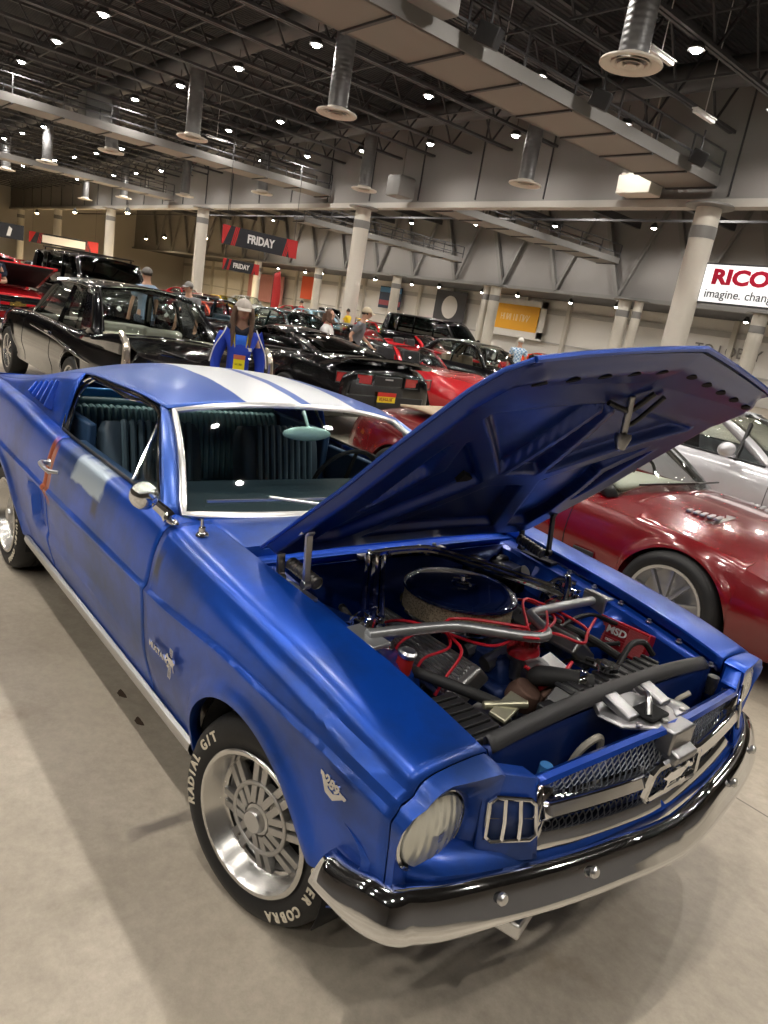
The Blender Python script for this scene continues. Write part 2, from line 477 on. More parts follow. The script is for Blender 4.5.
# stone deflector (blue roll between grille and bumper)
deflx = interp([(0,.740),(.28,.722),(.53,.680),(.72,.625),(.80,.565),(.85,.50)])
def defl_rows(yy):
    s = 1; x = deflx(abs(yy)); zz = .530 + .015*sstep(.35,.8,abs(yy))
    return [(x-.10, yy, zz+.075), (x-.05, yy, zz+.066), (x-.015, yy, zz+.052), (x+.004, yy, zz+.030), (x+.004, yy, zz+.005), (x-.01, yy, zz-.02), (x-.04, yy, zz-.045), (x-.10, yy, zz-.08)]
MB().grid([defl_rows(-.85+1.70*i/68) for i in range(69)]).build('stone_deflector', PAINT_FEN, car, solid=.004)
# lower panel behind bumper
MB().grid([[(deflx(abs(y))-.10, y, .47), (deflx(abs(y))-.13, y, .36), (deflx(abs(y))-.2, y, .30)] for y in [-.8+1.6*i/30 for i in range(31)]]).build('front_valance', PAINT_FEN, car, solid=.004)

# front bumper
bumpx = interp([(0,.808),(.12,.802),(.31,.778),(.48,.748),(.63,.710),(.74,.672),(.80,.640)])
def bump_path():
    P = []
    for s in range(-60, 61):
        t = s/60; a = abs(t)
        if a < .78: y = a/.78*.80; x = bumpx(y)
        else:
            u = (a-.78)/.22*pi/2*.98; 
            y = .80 + .082*sin(u); x = bumpx(.80) - .215*(1-cos(u))*1.0
        P.append((x, y*(1 if t >= 0 else -1)))
    return P
bp_ = bump_path(); rows = []
for i, (x, y) in enumerate(bp_):
    a = Vector((bp_[max(i-1,0)][0], bp_[max(i-1,0)][1])); b = Vector((bp_[min(i+1,len(bp_)-1)][0], bp_[min(i+1,len(bp_)-1)][1]))
    t = (b-a).normalized(); n = Vector((t.y, -t.x))
    e = abs(y)
    zc = .500 - .012*(1-sstep(0,.25,e)) + .004*sstep(.3,.6,e)
    endk = 1 - .35*sstep(.86,.885,e)
    prof = [(-.035,.064),(-.018,.063),(-.002,.052),(.010,.034),(.020,.012),(.028,-.010),(.033,-.030),(.033,-.042),(.024,-.054),(.004,-.061),(-.035,-.058)]
    lowk = .56+.44*sstep(.55,.80,e)
    rows.append([(x-.014+n.x*p[0], y+n.y*p[0], zc+.006-.012*sstep(.62,.87,e)+p[1]*endk*(lowk*.85 if p[1] < 0 else .9)) for p in prof])
fb = MB().grid(rows).build('front_bumper', CHROME, car, ang=50, solid=.003)
for sy, ys in ((-1,(.62,.36)),(1,(.62,.36))):
    for yb in ys:
        MB().lathe([(.0,.010),(.010,.008),(.014,.003),(.014,-.004)], (bumpx(yb)+.004, sy*yb, .540), (1,0,.25), 16).build('bumper_bolt', CHROME_R, fb)
# plate bracket under bumper
MB().box((.685,-.50,.425), (.07,.13,.04),(0,0,.3)).build('bumper_bracket', CHROME_R, car, bevel=.006)

# grille
def gx(y): return .722 - .20*(abs(y)/.5)**1.6*.28
mesh_m = mat('grille mesh', (.30,.33,.38), .4, .7)
mb = MB()
zt = interp([(0,.795),(.15,.790),(.35,.770),(.49,.748)])
zbm = interp([(0,.560),(.3,.572),(.49,.592)])
ny = 42
for i in range(-ny, ny):           # honeycomb built from diagonal wires
    for dz in (1, -1):
        pts = []
        y0 = i*.0235
        for k in range(17):
            t = k/16; y = y0 + dz*.11*(t-.5)*1.2; 
            if abs(y) > .485: continue
            z = zbm(abs(y))*(1-t)+(zt(abs(y))-.012)*t
            pts.append((gx(y)-.022, y, z))
        if len(pts) > 2: mb.bar(pts[0], pts[-1], .0024)
mb.build('grille', mesh_m, car, smooth=False)
gr = [o for o in car.children if o.name.startswith('grille') and 'side' not in o.name][0]
MB().grid([[(gx(y)-.045, y, zbm(abs(y))), (gx(y)-.045, y, zbm(abs(y))*.4+zt(abs(y))*.6)] for y in [-.49+.98*i/20 for i in range(21)]]).build('grille_backing', mat('grille backing', (.008,.02,.06), .6), gr, solid=.002)
ys = [-.492+.984*i/48 for i in range(49)]
MB().grid([[(gx(y)-.045, y, zt(abs(y))-.012), (gx(y)-.012, y, zt(abs(y))-.012), (gx(y)-.004, y, zt(abs(y))-.006), (gx(y)-.01, y, zt(abs(y))+.004), (gx(y)-.026, y, zt(abs(y))+.006), (gx(y)-.040, y, zt(abs(y))-.004)] for y in ys]).build('grille_header', PAINT_BAY, car, solid=.003)
# chrome surround: bottom lip, tapered ends
rows = [[(gx(y)-.03, y, zbm(abs(y))+.030), (gx(y)+.000, y, zbm(abs(y))+.026), (gx(y)+.016, y, zbm(abs(y))+.006), (gx(y)+.018, y, zbm(abs(y))-.006), (gx(y)+.010, y, zbm(abs(y))-.014), (gx(y)-.02, y, zbm(abs(y))-.016)] for y in ys]
mb = MB().grid(rows)
for sy in (-1, 1):
    a = Vector((gx(.49)+.006, sy*.490, .588)); b = Vector((gx(.49)-.004, sy*.486, .742))
    mb.grid([[a+Vector((.01,0,-.01)), b+Vector((.004,0,.004))], [a+Vector((.004,sy*.012,-.01)), b+Vector((0,sy*.012,.004))], [a+Vector((-.05,sy*.006,0)), b+Vector((-.05,sy*.006,0))]])
    c = Vector((gx(.40)+.002, sy*.40, .655)); d = Vector((gx(.40)+.002, sy*.40, .684))
    mb.grid([[a+Vector((.006,0,0)), b+Vector((.002,0,0))], [c+Vector((-.03,0,-.02)), d+Vector((-.03,0,.02))]])
mb.build('grille_surround', CHROME, car, solid=.003)
# horizontal corral bar
for sgn in (-1, 1):
    mb = MB()
    yy = [sgn*(.11+(.485-.11)*i/16) for i in range(17)]
    mb.grid([[(gx(y)-.016, y, .640+.02*abs(y)), (gx(y)+.010, y, .646+.02*abs(y)), (gx(y)+.022, y, .664+.02*abs(y)), (gx(y)+.012, y, .688+.02*abs(y)), (gx(y)-.016, y, .700+.02*abs(y))] for y in yy])
    mb.build('grille_bar', CHROME, car, solid=.002)
# corral frame + running horse
mb = MB()
X = .742
co = [(-.115,.626),(.115,.626),(.130,.640),(.118,.700),(.105,.712),(-.105,.712),(-.118,.700),(-.130,.640)]
co = [(y, z) for y, z in co]
path = [(gx(y)+.018, y, z) for y, z in co]
mb.tube(path, .013, 8, closed=True)
ce = mb.build('grille_emblem', CHROME, car)
horse = [(-.075,.012),(-.068,.020),(-.055,.022),(-.048,.030),(-.036,.034),(-.030,.026),(-.012,.022),(.012,.024),(.034,.022),(.046,.026),(.064,.016),(.082,.018),(.066,.008),(.056,.004),(.050,-.010),(.062,-.024),(.056,-.030),(.040,-.014),(.034,-.006),(.012,-.008),(-.014,-.006),(-.026,-.018),(-.046,-.016),(-.048,-.024),(-.060,-.028),(-.036,-.030),(-.014,-.022),(-.022,-.004),(-.034,.006),(-.050,.014),(-.066,.008)]
M = frame((gx(0)+.022, 0, .668), (0,1,0), (0,0,1))
mb = MB(); mb.prism([(-x, y) for x, y in horse], .007, M); mb.build('running_horse', CHROME, ce, smooth=False)
# hood latch casting on top of the grille
mb = MB()
mb.prism([(-.06,0),(-.14,.05),(-.15,.12),(-.11,.165),(-.02,.175),(.06,.155),(.10,.12),(.09,.04),(.05,0)], .012, frame((.70,-.02,.788), (0,1,0), (-1,0,-.02)))
mb.box((.712,0,.765), (.05,.11,.07)); mb.box((.735,.0,.732), (.05,.10,.035), (0,.35,0))
mb.box((.60,-.10,.81),(.09,.05,.025),(0,.3,0)); mb.box((.60,.07,.81),(.08,.05,.02),(0,.3,0))
lt = mb.build('hood_latch', ALU, car, bevel=.006)
mb = MB()
mb.box((.645,-.03,.805),(.07,.09,.012)); 
mb.build('latch_opening', VOID, lt, bevel=.01)
mb = MB()
for p in ((.67,-.12,.802),(.57,-.10,.802),(.56,.04,.802),(.68,.08,.802),(.69,-.03,.802)): mb.lathe([(.0,.006),(.008,.006),(.009,0)], p, (0,0,1), 8)
mb.tube([(.66,-.06,.81),(.63,-.03,.845),(.60,0,.83),(.57,.03,.82)], .009, 8, smooth=4)
mb.build('latch_spring', CHROME_R, lt)

# front number/vee emblem, script, side badges
M = frame((.405,-.8755,.695), (1,-.01,-.12), (0,0.15,1)) @ Matrix.Scale(.82, 4)
mb = MB(); mb.prism([(-.062,.014),(-.046,.014),(-.012,-.010),(.012,-.010),(.046,.014),(.062,.014),(.018,-.026),(-.018,-.026)], .006, M)
for k in (-1, 1): mb.prism([(k*.062,.012),(k*.030,.012),(k*.034,.002),(k*.056,.002)][::k], .005, M)
v, f = text_geo('289', .034, .004, .0016, 1.25); mb.add(v, f, M @ Matrix.Translation((0,.010,.006)))
mb.build('side_badge', CHROME, car, smooth=False)
M = frame((-.475,-.868,.555), (1,0,0), (0,-.10,1))
mb = MB(); v, f = text_geo('MUSTANG', .030, .003, .0008, 1.15); mb.add(v, f, M @ Matrix.Translation((-.06,-.002,0)))
mb.prism([(x*.45+.03, y*.8+.008) for x, y in horse], .005, M)
for k in (-1,0,1): mb.box(M @ Vector((.03+k*.008, .005, .002)), (.004,.004,.10))
mb.build('script_emblem', CHROME, car, smooth=False)

# ---------------- wheels
def tyre_mb(R, r, w, c, ax, n=64):
    mb = MB()
    mb.lathe([(r-.012,-w*.42),(r+.008,-w*.50),(r+.035,-w*.54),(R-.045,-w*.535),(R-.020,-w*.50),(R-.006,-w*.42),(R,-w*.30),(R,-w*.10),(R-.008,-w*.085),(R-.008,-w*.065),(R,-w*.05),(R,w*.05),(R-.008,w*.065),(R-.008,w*.085),(R,w*.10),(R,w*.30),(R-.006,w*.42),(R-.020,w*.50),(R-.045,w*.535),(r+.035,w*.54),(r+.008,w*.50),(r-.012,w*.42)], c, ax, n)
    return mb
def hero_wheel(x, sy, steer):
    """wheel built facing -Y at origin then placed"""
    R, r, w = .301, .203, .225
    ax = (0,-1,0)
    mb = tyre_mb(R, r, w, (0,0,0), ax, 72)
    t = mb.build('wheel', TYRE, car, ang=40)
    rim = MB().lathe([(.209,.112),(.210,.120),(.206,.1235),(.196,.1225),(.193,.118),(.186,.108),(.172,.072),(.168,.066),(.160,.062),(.158,.030),(.176,.020),(.176,-.10)], (0,0,0), ax, 64).build('rim', mat('polished alloy', (.68,.67,.65), .24, .95), t)
    mb = MB()
    for k in range(8):
        a = 2*pi*k/8 + .2
        ca, sa = cos(a), sin(a)
        def pt(rr, off, y): return Vector((ca*rr - sa*off, y, sa*rr + ca*off))
        for off0, off1 in ((-.014,-.019), (.014,.019)):
            mb.bar(pt(.045, off0, -.086), pt(.165, off1, -.060), .017, .022, up=(-sa, 0, ca))
        mb.bar(pt(.045, 0, -.070), pt(.165, 0, -.045), .040, .014, up=(0,1,0))
    mb.lathe([(.170,-.0),(.168,.052),(.160,.054),(.150,.040),(.150,.0)], (0,0,0), ax, 48)
    mb.lathe([(.106,.060),(.108,.086),(.101,.089),(.094,.085),(.093,.060)], (0,0,0), ax, 40)
    mb.build('spoke_centre', mat('cast spoke grey', (.50,.49,.48), .38, .8), t, smooth=False, bevel=.002)
    MB().lathe([(.052,.04),(.052,.07),(.044,.092),(.036,.095),(.034,.105),(.030,.112),(.0,.112)], (0,0,0), ax, 40).build('hub_cap', CHROME_R, t)
    MB().lathe([(.158,-.03),(.158,-.02),(.03,-.02)], (0,0,0), ax, 32).build('brake_drum', mat('brake dark', (.03,.03,.03), .5, .5), t)
    # raised white lettering
    def ring_text(s, a0, size, step):
        for i, ch in enumerate(s):
            if ch == ' ': continue
            a = a0 - i*step if True else 0
            rr = .253
            v, f = text_geo(ch, size, .0012, .0012, .95)
            out = Vector((cos(a), 0, sin(a))); 
            M = Matrix((Vector((sin(a), 0, -cos(a))), out, Vector((0,-1,0)))).transposed().to_4x4()
            M.translation = Vector((cos(a)*rr, -w*.541, sin(a)*rr))
            lm_.add(v, f, M)
    lm_ = MB(); ring_text('RADIAL G/T', 3.42, .040, .118)
    ring_text('SUPER COBRA', 0.18, .038, .125)
    lm_.build('tyre_lettering', LETTER, t, smooth=False)
    return t
def place(t, x, sy, steer):
    t.location = (x, sy*.705, .299); t.rotation_euler = (0, 0, steer if sy < 0 else pi+steer)
t = hero_wheel(0, -1, 0)
wl = [t] + [copy_tree(t, car) for _ in range(3)]
place(wl[0], 0, -1, .21); place(wl[1], 0, 1, .21); place(wl[2], REARX, -1, 0); place(wl[3], REARX, 1, 0)
for w_ in wl: w_.rotation_mode = 'XYZ'
# brand emblem positions vary: roll the wheel
wl[0].rotation_euler = (0, 0, .21)

# wheel housings (dark)
for cx in (0, REARX):
    for sy in (-1, 1):
        mb = MB(); 
        rows = []
        for k in range(25):
            a = -.35 + (pi+.7)*k/24
            x, z = cx+cos(a)*(AR+.01), AZ+.012+sin(a)*(AZR+.005)
            rows.append([(x, sy*.80, z), (x, sy*.56, z)])
        mb.grid(rows)
        o = len(mb.v)
        mb.lathe([(.36,0),(.0,0)], (cx, sy*.56, AZ), (0,1,0), 24)
        mb.build('wheel_housing', VOID, car, solid=.003)
# floor pan / underbody
MB().box((-2.2,0,.30), (2.6,1.36,.06)).box((-3.3,0,.42),(.8,1.4,.2)).box((-.32,0,.36),(.10,1.0,.2)).build('floor_pan', VOID, car)
# ---------------- bonnet (open)
HP = [(-.40,.945),(-.07,1.228),(.10,1.388),(.30,1.565),(.385,1.625),(.475,1.666),(.60,1.705)]
def hood_profile(d):
    P = [Vector((x,0,z)) for x, z in HP]; 
    acc = 0
    for i in range(len(P)-1):
        L = (P[i+1]-P[i]).length
        if d <= acc+L or i == len(P)-2:
            t = (d-acc)/L; return P[i]+(P[i+1]-P[i])*t
        acc += L
def hood_pos(s, t, depth=0.):
    L = 1.120 + .075*(1-abs(t))
    d = s*L
    hw = .628 - .050*s
    p = hood_profile(d); q_ = hood_profile(d+.02); p0 = hood_profile(max(d-.02,0)); tg = (q_-p0).normalized(); n = Vector((-tg.z, 0, tg.x))
    crown = .018*(1-t*t) + .048*(1-abs(t))*sstep(.5,1,s)
    v = p + n*(crown-depth); v.y = hw*t
    return v
def segd(px, py, a, b):
    ax, ay = a; bx, by = b; dx, dy = bx-ax, by-ay; u = max(0, min(1, ((px-ax)*dx+(py-ay)*dy)/(dx*dx+dy*dy)))
    return sqrt((px-ax-u*dx)**2+(py-ay-u*dy)**2)
RIBS = []
for sg in (-1, 1):
    RIBS += [((.03,sg*.42),(.50,sg*.10),.042), ((.50,sg*.10),(.86,sg*.50),.034), ((.50,sg*.10),(.86,sg*.03),.020),((.06,sg*.57),(1.06,sg*.52),.052), ((.16,sg*.56),(.60,sg*.40),.020),((.60,sg*.40),(.86,sg*.50),.03)]
RIBS += [((.06,-.55),(.06,.55),.055), ((1.0,-.5),(1.0,.5),.11), ((.50,-.10),(.50,.10),.045)]
def ribh(d, y):
    h = 0
    for a, b, w in RIBS:
        q_ = segd(d, y, a, b)
        h = max(h, 1-sstep(w*.78, w*1.32, q_))
    return h
ns, nt_ = 160, 160
hood = MB().grid([[hood_pos(i/40, -1+2*j/40) for j in range(41)] for i in range(41)]).build('bonnet', worn('blue bonnet paint', (.02,.10,.50), [((.72,.75,.80), dict(cy=.190, sy=.128, cx=0, sx=2, soft=.03)), ((.72,.75,.80), dict(cy=-.128, sy=.135, cx=0, sx=2, soft=.03))]), car, solid=.0)
rows = []
for i in range(ns+1):
    s = .006+.985*i/ns; r = []
    for j in range(nt_+1):
        t = (-1+2*j/nt_)
        d = s*1.15; y = t*(.628-.05*s)
        e = min(1, min(s, 1-s)/.012, (1-abs(t))/.010)
        dep = (.010 + .034*ribh(d, y) + .004*(1-t*t))*e + .001
        r.append(hood_pos(s, t*.997, dep))
    rows.append(r)
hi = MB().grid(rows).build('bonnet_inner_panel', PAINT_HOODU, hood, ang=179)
# side flange + front lip
mb = MB()
mb.tube([hood_pos(i/30, -1, .004) for i in range(31)], .006, 6); mb.tube([hood_pos(i/30, 1, .004) for i in range(31)], .006, 6)
mb.tube([hood_pos(1, -1+2*i/30, .004) for i in range(31)], .008, 6); mb.tube([hood_pos(0, -1+2*i/30, .004) for i in range(31)], .007, 6)
mb.build('bonnet_edge', mat('blue bonnet edge', (.008,.055,.36), .3, .5, coat=.4), hood)
def hood_frame(s, t, dep):
    p = hood_pos(s, t, dep); a = hood_pos(s+.01, t, dep)-hood_pos(s-.01, t, dep); b = hood_pos(s, t+.02, dep)-hood_pos(s, t-.02, dep)
    return frame(p, b, a)
mb0 = None
for sg in (-1, 1):
    for k in range(5):
        t = sg*(.13+.185*k); M = hood_frame(.945, t, .0495 if k<5 else .04)
        mb = MB(); mb.prism([(.022*cos(2*pi*i/16), .012*sin(2*pi*i/16)) for i in range(16)], -.006, M)
        mb.build('flange_hole', VOID, hood)
    M = hood_frame(.43, sg*.28, .030)
    MB().prism([(-.035,-.02),(.05,.028),(.045,-.022)] if sg > 0 else [(.035,-.02),(-.05,.028),(-.045,-.022)], -.018, M).build('panel_opening', VOID, hood)
# striker
mb = MB()
def hl_(s, t, dep): return hood_pos(s, t, dep)
mb.tube([hl_(.80,-.10,.055), hl_(.80,-.02,.075), hl_(.80,.06,.075), hl_(.86,.10,.06)], .008, 8, smooth=4)
mb.tube([hl_(.80,.10,.055), hl_(.76,.12,.075), hl_(.76,.20,.075), hl_(.86,.20,.06)], .007, 8, smooth=4)
mb.build('safety_catch', BLACK, hood)
mb = MB(); a = hl_(.82,.03,.05); b = hl_(.82,.03,.05)+Vector((-.01,.02,-.125))
mb.tube([a, b], .010, 12); mb.lathe([(.022,.0),(.024,.012),(.012,.045),(0,.05)], b+Vector((0,0,.02)), (0.1,-.1,-1), 16)
mb.build('striker_pin', ALU, hood)
# bonnet hinges
for sy in (-1, 1):
    y = sy*.585
    hp = hood_pos(.10, sy*.93, .03)
    mb = MB()
    P = [Vector((-.36,y,.86)), Vector((-.20,y,.885)), Vector((-.235,y,1.01)), Vector(hp)]
    mb.bar((-.42,y,.93),(-.22,y,1.05), .012, .05, up=(0,1,0)); mb.bar((-.22,y,1.06),(-.20,y-.0,.89), .012, .022, up=(0,1,0))
    mb.bar((-.36,y,.98),(-.335,y,.85), .012, .026, up=(0,1,0)); mb.bar((-.36,y,.85),(-.16,y,.855), .012, .045, up=(0,1,0))
    mb.bar((-.22,y,1.05), (-.17,y+sy*.0,1.115), .012,.04, up=(0,1,0))
    for p in ((-.22,y,1.05),(-.20,y,.89),(-.36,y,.97),(-.335,y,.86)): mb.lathe([(.0,-.014),(.014,-.012),(.014,.012),(.0,.014)], p, (0,1,0), 12)
    h = mb.build('bonnet_hinge', CHROME_R if sy < 0 else mat('dark hinge', (.05,.05,.055), .4, .7), car, bevel=.002)
    mb = MB(); mb.tube([(-.33,y-sy*.03,.905),(-.20,y-sy*.04,.890)], .018, 16)
    for k in range(9): 
        p = Vector((-.33,y-sy*.03,.905)).lerp(Vector((-.20,y-sy*.04,.890)), k/8); mb.lathe([(.018,-.005),(.022,0),(.018,.005)], p, (1,0,-.12), 16)
    mb.build('hinge_spring', mat('hinge spring grey', (.20,.19,.18), .4, .8), h)

# ---------------- cowl + engine bay
mb = MB()
rows = []
for i in range(33):
    t = -1+2*i/32; a = abs(t)
    y = t*.652; xb = -.70-.075*a**3; xf = -.485 - .02*a
    z1 = .912+.012*(1-a*a); z0 = .900+.012*(1-a*a)
    rows.append([(xb-.06, y, z1-.01), (xb, y, z1+.004), ((xb+xf)/2, y, (z0+z1)/2+.006), (xf, y, z0), (xf+.006, y, z0-.015), (xf+.008, y, z0-.035), (xf+.04, y, z0-.04), (xf+.055, y, z0-.030), (xf+.08, y, z0-.030), (xf+.085, y, z0-.05)])
mb.grid(rows).build('cowl', PAINT_FEN, car, solid=.004)
for sy in (-1, 1):   # cowl end between panel and door
    rows = []
    for i in range(9):
        x = -.86+.165*i/8
        rows.append([(x, sy*.64, .905), (x, sy*.70, .915), (x, sy*(planw(x)-.105), peak(x)+.002), (x, sy*(planw(x)-.08), peak(x)-.004)])
    MB().grid(rows).build('cowl_side', PAINT_FEN, car, solid=.004)
mb = MB()
mb.grid([[(-.40, y, .86), (-.39, y, .70), (-.37, y, .45), (-.42,y,.34)] for y in [-.62+1.24*i/12 for i in range(13)]])
mb.build('firewall', PAINT_BAY, car, solid=.004)
for sy in (-1, 1):
    rows = []
    for i in range(37):
        x = -.46+1.0*i/36; yo = hood_in(x)-.004; pz = peak(x)
        b = sstep(-.22,-.14,x)*(1-sstep(.14,.22,x))
        yi = .545-.0*b
        rows.append([(x, sy*yo, pz-.030), (x, sy*(yo-.03), pz-.034), (x, sy*(yi), pz-.036), (x, sy*(yi-.012), pz-.048), (x, sy*(yi-.02-.12*b), pz-.10), (x, sy*(yi-.03-.16*b), .62), (x, sy*(yi-.05-.16*b), .40), (x, sy*(.42-.04*b), .34)])
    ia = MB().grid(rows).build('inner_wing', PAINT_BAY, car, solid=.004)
    for k in range(8):
        x = -.34+.125*k; MB().lathe([(.0,.012),(.007,.012),(.008,.004),(.013,.003),(.013,0)], (x, sy*(hood_in(x)-.020), peak(x)-.030), (0,0,1), 8).build('wing_bolt', CHROME_R, ia)
    # shock tower cap & mounting hardware
    mb = MB(); c = (-.02, sy*.47, .80)
    mb.lathe([(.085,-.03),(.080,0),(.05,.012),(.048,.03),(.02,.034),(.018,.05),(.0,.052)], c, (0,0,1), 20)
    for k in range(6):
        a = 2*pi*k/6; mb.lathe([(.011,0),(.011,.022),(.0,.024)], (c[0]+.065*cos(a), c[1]+.065*sin(a), c[2]), (0,0,1), 8)
    mb.tube([(c[0]+.05,c[1]-.05,.80),(c[0]+.03,c[1]-.02,.86),(c[0]-.02,c[1]+.03,.86),(c[0]-.05,c[1]+.05,.80)], .012, 8, smooth=4)
    mb.tube([(c[0]-.06,c[1]-.03,.80),(c[0]-.03,c[1],.85),(c[0]+.03,c[1]+.03,.85)], .010, 8, smooth=4)
    mb.build('shock_mount', CHROME, car)
# export brace
mb = MB()
br = [(-.01,-.47,.835),(-.12,-.385,.862),(-.30,-.235,.875),(-.375,-.16,.878),(-.385,-.02,.878),(-.375,.10,.872),(-.28,.19,.862),(-.12,.33,.838),(0,.44,.812)]
for off in (-.022, 0, .022):
    mb.tube([(x+off*.7, y+(off if i < 4 else -off), z+(.006 if off else -.004)) for i, (x, y, z) in enumerate(br)], .010 if off else .014, 8, smooth=5)
mb.build('export_brace', CHROME, car)
mb = MB(); mb.box((-.41,-.02,.872),(.05,.42,.014)); 
for k in range(5): mb.lathe([(.0,.016),(.009,.014),(.010,0)], (-.405,-.18+.08*k,.878), (0,0,1), 8)
mb.build('brace_bracket', ALU, car, bevel=.004)
# bent strut bar
mb = MB()
mb.tube([(.075,-.555,.850),(.095,-.42,.852),(.130,-.28,.856),(.175,-.215,.858),(.275,-.105,.862),(.290,-.06,.862),(.275,-.02,.862),(.165,.045,.855),(.140,.085,.850),(.130,.14,.846),(.115,.33,.835),(.105,.475,.825)], .0165, 14, smooth=5)
sb = mb.build('strut_brace_bar', STEEL, car)
MB().box((.07,-.555,.842),(.13,.07,.012),(0,0,.1)).build('bar_bracket', STEEL, sb, bevel=.003)
MB().box((.10,.500,.80),(.10,.012,.10),(0,0,-.1)).box((.10,.52,.838),(.10,.05,.008)).build('bar_bracket', STEEL, sb, bevel=.003)

# engine
MB().box((.0,0,.50),(.60,.34,.34),taper=.8).box((.0,0,.70),(.46,.22,.09),taper=.85).build('engine_block', mat('dark engine blue', (.004,.018,.09), .45, .3), car, bevel=.02)
mb = MB(); mb.lathe([(.0,.0),(.065,.0),(.07,.05),(.06,.07),(.0,.07)], (.04,0,.735), (0,0,1), 24)
for k in range(4): mb.tube([(-.12+.09*k, -.12, .71), (-.10+.085*k, -.03, .735), (-.10+.085*k, .03, .735), (-.12+.09*k, .12, .71)], .026, 8, smooth=3)
mb.box((.04,0,.74),(.14,.12,.05)); mb.build('intake_manifold', ALU, car)
ac = MB().lathe([(.0,.010),(.03,.010),(.035,.004),(.15,.0),(.182,-.005),(.194,-.014),(.196,-.022),(.186,-.024)], (-.085,-.03,.872), (.0,0,1), 64).build('air_cleaner', mat('air cleaner blue', (.004,.012,.06), .15, .5, coat=1), car)
fm = mat('pleated filter', (.30,.25,.17), .55, .5)
if True:
    N, L, b = nodes(fm); tcn = [n for n in N if n.type == 'TEX_COORD'][0]
    vr = N.new('ShaderNodeTexVoronoi'); vr.inputs['Scale'].default_value = 160; L.new(tcn.outputs['Object'], vr.inputs['Vector'])
    rmp = N.new('ShaderNodeValToRGB'); rmp.color_ramp.elements[0].color = (.04,.03,.02,1); rmp.color_ramp.elements[1].color = (.48,.40,.28,1); rmp.color_ramp.elements[1].position = .6
    L.new(vr.outputs['Distance'], rmp.inputs['Fac']); L.new(rmp.outputs['Color'], b.inputs['Base Color'])
MB().lathe([(.186,.0)]+[(.186,-.075*i/6) for i in range(1,7)], (-.085,-.03,.852), (0,0,1), 72).build('filter_element', fm, ac)
MB().lathe([(.196,.018),(.196,.008),(.190,.0),(.10,-.004),(.07,-.03),(.0,-.03)], (-.085,-.03,.768), (0,0,1), 48).build('cleaner_base', CHROME, ac)
mb = MB(); mb.lathe([(.026,0),(.026,.003),(.010,.005),(.008,.018),(0,.02)], (-.085,-.03,.884), (0,0,1), 16)
mb.prism([(-x*.42, y*.5) for x, y in horse], .004, frame((-.085,-.03,.896), (0,1,0), (-1,0,0)))
mb.build('wing_nut', CHROME, ac)
for sy in (-1, 1):
    M = Matrix.Translation((.015, sy*.285, .705)) @ Euler((-sy*.62 if sy>0 else .62,0,0)).to_matrix().to_4x4()
    mb = MB(); mb.add([(-.235,-.082,-.03),(.235,-.082,-.03),(.235,.082,-.03),(-.235,.082,-.03),(-.225,-.070,.035),(.225,-.070,.035),(.225,.070,.035),(-.225,.070,.035)], [(0,3,2,1),(4,5,6,7),(0,1,5,4),(1,2,6,5),(2,3,7,6),(3,0,4,7)], M)
    vc = mb.build('valve_cover', mat('finned alloy', (.30,.30,.30), .32, .9), car, bevel=.012)
    mb = MB()
    for k in range(11): mb.box((0,-.058+.0116*k,.038),(.40,.0045,.012))
    for k in range(22): pass
    for v_ in mb.v: v_.xyz = M @ v_
    mb.build('cooling_fins', ALU, vc)
    mb = MB()
    mb.lathe([(.026,.035),(.026,.055),(.020,.062),(0,.062)], (-.15,0,0), (0,0,1), 16)
    for v_ in mb.v: v_.xyz = M @ v_
    mb.build('oil_filler_cap', CHROME, vc)
    # exhaust header
    mb = MB()
    for k in range(4): mb.tube([(-.15+.115*k, sy*.34, .60), (-.14+.11*k, sy*.40, .58), (-.16+.08*k, sy*.42, .48), (-.2, sy*.40, .36)], .019, 8, smooth=4)
    mb.build('exhaust_header', mat('header grey', (.12,.11,.10), .5, .6), car)
# distributor and leads
dc = Vector((.225,-.045,.77))
db = MB().lathe([(.03,-.08),(.03,-.02),(.045,-.015),(.045,.0)], dc, (0,0,1), 20).build('distributor', ALU, car)
mb = MB(); mb.lathe([(.05,0),(.052,.02),(.044,.04),(.03,.045),(0,.046)], dc, (0,0,1), 20)
for k in range(8):
    a = 2*pi*k/8; mb.lathe([(.010,.03),(.009,.062),(0,.062)], dc+Vector((.036*cos(a),.036*sin(a),0)), (0,0,1), 8)
mb.build('distributor_cap', mat('red cap', (.45,.02,.03), .25, coat=.6), db)
ends = [(-.13,-.36,.70),(-.01,-.365,.70),(.10,-.37,.70),(.20,-.375,.69),(-.12,.33,.70),(0,.33,.70),(.12,.33,.70),(.22,.33,.69)]
for k, e in enumerate(ends):
    a = 2*pi*k/8+.4; s0 = dc+Vector((.036*cos(a),.036*sin(a),.062)); e = Vector(e); sy = -1 if e.y < 0 else 1
    j = random.uniform(-.02,.02)
    mid1 = Vector((.25+.045*sin(k*1.7), -.08+sy*.03, .855+.012*(k % 3)))
    mid2 = Vector((.17+.03*cos(k*2.1)-.05*(k%4), sy*(.19+.012*(k % 4)), .812+.012*(k % 3)))
    mid3 = Vector((e.x*.7+.06+j, sy*.28, .795+.010*(k % 2)))
    w_ = MB().tube([s0, mid1, mid2, mid3, e+Vector((0,-sy*.03,.05)), e], .0048, 7, smooth=6).build('spark_plug_lead', RED_WIRE, car)
MB().tube([dc+Vector((0,0,.06)), (.30,-.02,.87), (.33,.10,.83), (.25,.25,.80), (.18,.40,.80)], .005, 7, smooth=6).build('coil_lead', RED_WIRE, car)
mb = MB(); mb.tube([(.31,-.14,.79),(.345,-.09,.76),(.36,-.02,.77),(.34,.05,.78)], .006, 7, smooth=6).build('coil_lead', RED_WIRE, car)
